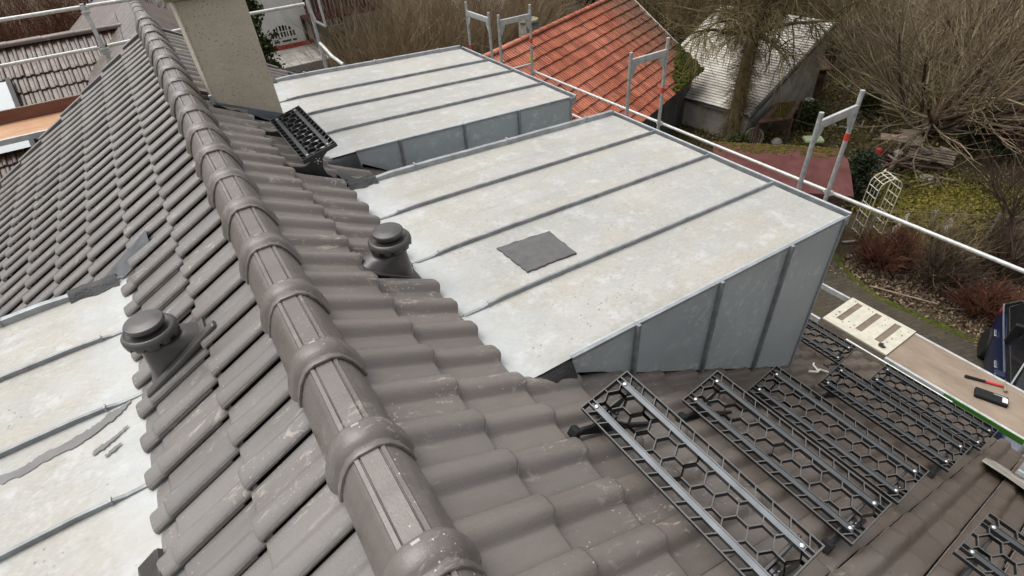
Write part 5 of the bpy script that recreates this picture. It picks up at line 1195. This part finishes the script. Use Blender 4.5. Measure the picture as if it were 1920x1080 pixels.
o_ = MB().box((-.30, -.2, 0), (.30, .2, .12), Matrix.Translation((17.2, 7.75, Z0 + .3)) @ Matrix.Rotation(R(-40), 4, 'Z')).obj('lime_tub', 'lime', bevel=.04); tag(o_, 'pale lime plastic tub behind the red felt shed', 'tub')
o_ = MB().box((-.6, -.02, 0), (.6, .02, 1.1), Matrix.Translation((30.2, 13.2, Z0 + 1.6)) @ Matrix.Rotation(R(-35), 4, 'Z') @ Matrix.Rotation(R(35), 4, 'X')).obj('pale_panel', 'fibre'); tag(o_, 'pale sheet panel standing by the dark conifer', 'panel')
o_ = MB().box((-.5, -.015, 0), (.5, .015, .14), Matrix.Translation((22.6, 9.8, Z0 + .2)) @ Matrix.Rotation(R(20), 4, 'Z') @ Matrix.Rotation(R(12), 4, 'Y')).obj('leaning_board', 'stone'); tag(o_, 'grey board leaning right of the plank shed', 'board')
o_ = MB().lathe([(.10, 0), (.14, .12), (.12, .22), (.09, .22), (.07, .1)], Matrix.Translation((19.9, 4.9, Z0)), 10).obj('stone_planter', 'stone', smooth=True); tag(o_, 'small stone planter right of the fruit tree trunk', 'planter')
# bed slabs and wire fence
for x, y, rz, lb in ((14.35, 3.5, 20, 'upright grey stone slab in the bed left of the leaf heap'), (14.9, 2.7, 30, 'upright grey stone slab in the middle of the bed'), (14.75, 1.75, 10, 'upright grey stone slab near the right guard rail'), (13.1, 3.9, -30, 'flat grey stone slab beside the trellis foot')):
    o_ = MB().box((-.22, -.03, -.05), (.22, .03, .62 if 'upright' in lb else .12), Matrix.Translation((x, y, Z0)) @ Matrix.Rotation(R(rz), 4, 'Z') @ Matrix.Rotation(R(18), 4, 'X')).obj('stone_slab', 'stone', bevel=.015); tag(o_, lb, 'stone slab')
t = thing('garden_fence', 'thin rail fence between the planting bed and the lawn', 'fence', None, (14.0, 3.9, Z0)); a, b_ = Vector((0, 0, 0)), Vector((2.9, -2.9, 0))
for k in range(4): p = a.lerp(b_, k / 3); MB().box((p.x - .03, p.y - .03, 0), (p.x + .03, p.y + .03, .75)).obj('post', 'stone', t)
for z in (.35, .68): MB().cyl(a + Vector((0, 0, z)), b_ + Vector((0, 0, z)), .012, 6).obj('wire', 'pale_wood', t)
for k, (x, y, a, L) in enumerate(((12.3, 1.2, -50, 1.1), (11.75, 2.6, -70, 1.3), (13.9, 2.9, 10, .9))):
    o_ = MB().cyl((x, y, Z0 + .1), (x + L * math.cos(R(a)), y + L * math.sin(R(a)), Z0 + .16), .018, 6).obj('fallen_stick', 'pale_wood'); tag(o_, ('bare stick lying on the leaves above the hatch panel', 'mossy stick along the path kerb', 'pale stick between the stone slabs')[k], 'stick')
kb = MB(); kr = [[], [], []]
for k in range(60):
    f = k / 59; x = np.interp(f, np.linspace(0, 1, len(edge)), [e_[0] for e_ in edge]); y = np.interp(f, np.linspace(0, 1, len(edge)), [e_[1] for e_ in edge]); j_ = random.uniform(-.03, .03)
    kr[0].append(Vector((x - .05 + j_, y, Z0 + .06))); kr[1].append(Vector((x + .04 + j_, y, Z0 + .15 + random.uniform(-.03, .02)))); kr[2].append(Vector((x + .16 + j_, y, Z0 + .02)))
kb.grid(kr[::-1]); structure(kb.obj('mossy_kerb', 'green_moss', smooth=True, angle=None))

# ------------------------------------------------------------------ car
ct = thing('parked_car', 'dark blue parked car with chrome window trim at the right edge', 'car', None, (11.45, -.70, Z0)); ct.rotation_euler = (0, 0, R(22.7 + 180))
# local: x forward, y left; near side (towards the house/left of the picture) is local -y
def carbody():
    m = MB(); st = [(-1.05, .35, .80, .60), (-1.00, .25, .93, .72), (-.55, .22, 1.00, .80), (.2, .20, .98, .84), (1.2, .20, .95, .84), (2.1, .20, .93, .83), (2.75, .24, .86, .80), (3.15, .32, .68, .66)]
    rows = []
    for x, zb, zt, wd in st: rows.append([Vector((x, -wd * .93, zb)), Vector((x, -wd, zb + .14)), Vector((x, -wd * 1.02, zb + (zt - zb) * .6)), Vector((x, -wd * .985, zt - .06)), Vector((x, -wd * .93, zt)), Vector((x, 0, zt + .03)), Vector((x, wd * .93, zt)), Vector((x, wd * .985, zt - .06)), Vector((x, wd * 1.02, zb + (zt - zb) * .6)), Vector((x, wd, zb + .14)), Vector((x, wd * .93, zb)), Vector((x, 0, zb - .02))])
    rows = [[*r_, r_[0]] for r_ in rows]; m.grid(rows); m.add(rows[0][:-1], [tuple(range(12))]); m.add(rows[-1][:-1], [tuple(range(11, -1, -1))]); return m
cb = carbody().obj('body', 'car', ct, True, 50, bevel=0)
cab = [(-.92, 1.00), (-.60, 1.40), (-.2, 1.50), (.75, 1.50), (1.15, 1.40), (1.85, .98)]
def cabin(mat, nm, inset, z_off, xs=1.0):
    m = MB(); rows = []
    for x, z in cab: w0 = .76 + inset; w1 = .58 + inset; f = (z - .98) / .52; wz = w0 + (w1 - w0) * f; rows.append([Vector((x, -w0, .95)), Vector((x, -wz, z + z_off)), Vector((x, wz, z + z_off)), Vector((x, w0, .95))])
    m.grid(rows); return m.obj(nm, mat, ct, True, 40)
cabin('window_glass', 'cabin_glass', 0, 0)
m = MB(); m.grid([[Vector((x, -.575, 1.405 + zz)), Vector((x, -.3, 1.50 + zz)), Vector((x, .3, 1.50 + zz)), Vector((x, .575, 1.405 + zz))] for x, zz in ((-.62, -.01), (-.2, .02), (.35, .025), (.8, .02), (1.12, -.01))]); m.obj('car_roof', 'car', ct, True, None)
for s in (-1, 1):
    m = MB(); m.path([Vector((-.85, s * .795, 1.005)), Vector((-.2, s * .80, .99)), Vector((.8, s * .80, .985)), Vector((1.75, s * .80, .985))], .016, 6); m.path([Vector((-.85, s * .795, 1.005)), Vector((-.58, s * .66, 1.36)), Vector((-.2, s * .612, 1.47)), Vector((.75, s * .612, 1.47)), Vector((1.15, s * .645, 1.385)), Vector((1.75, s * .80, .985))], .013, 6); m.obj('window_trim', 'chrome', ct, True)
    MB().box((.28, s * .79 - .012, 1.0), (.36, s * .70 + .012, 1.42)).obj('pillar', 'rubber', ct)
    for x in (-.2, .72): MB().box((x, s * .855 - .02, .80), (x + .2, s * .855 + .02, .83)).obj('door_handle', 'chrome', ct, bevel=.008)
    for x in (-.38, 2.18):
        wl_ = link('wheel', MB().lathe([(.20, -.10), (.30, -.10), (.325, -.06), (.325, .06), (.30, .10), (.20, .10)], None, 28).mesh('wheel', 'rubber', True, 40), ct, Matrix.Translation((x, s * .76, .325)) @ Matrix.Rotation(R(90), 4, 'X'))
        rm = MB(); rm.lathe([(.205, -.08), (.205, .08)], None, 24)
        for q in range(10): a = R(36 * q); rm.box((.03, -.018, .082), (.2, .018, .098), Matrix.Rotation(a, 4, 'Z')); rm.box((.03, -.018, -.098), (.2, .018, -.082), Matrix.Rotation(a, 4, 'Z'))
        rm.obj('rim', 'steel', wl_)
    MB().lathe([(.02, 0), (.09, .01), (.10, .05), (.05, .08)], Matrix.Translation((2.95, s * .52, .62)) @ Matrix.Rotation(R(90), 4, 'Y'), 14).obj('headlight', 'chrome', ct, True)
    MB().box((-1.07, s * .62 - .12, .68), (-1.0, s * .62 + .12, .84)).obj('tail_light', 'red_paint', ct, bevel=.02)
    MB().box((1.35, s * .92 - .09, 1.0), (1.5, s * .92 + .09, 1.14)).obj('mirror', 'car', ct, bevel=.03)
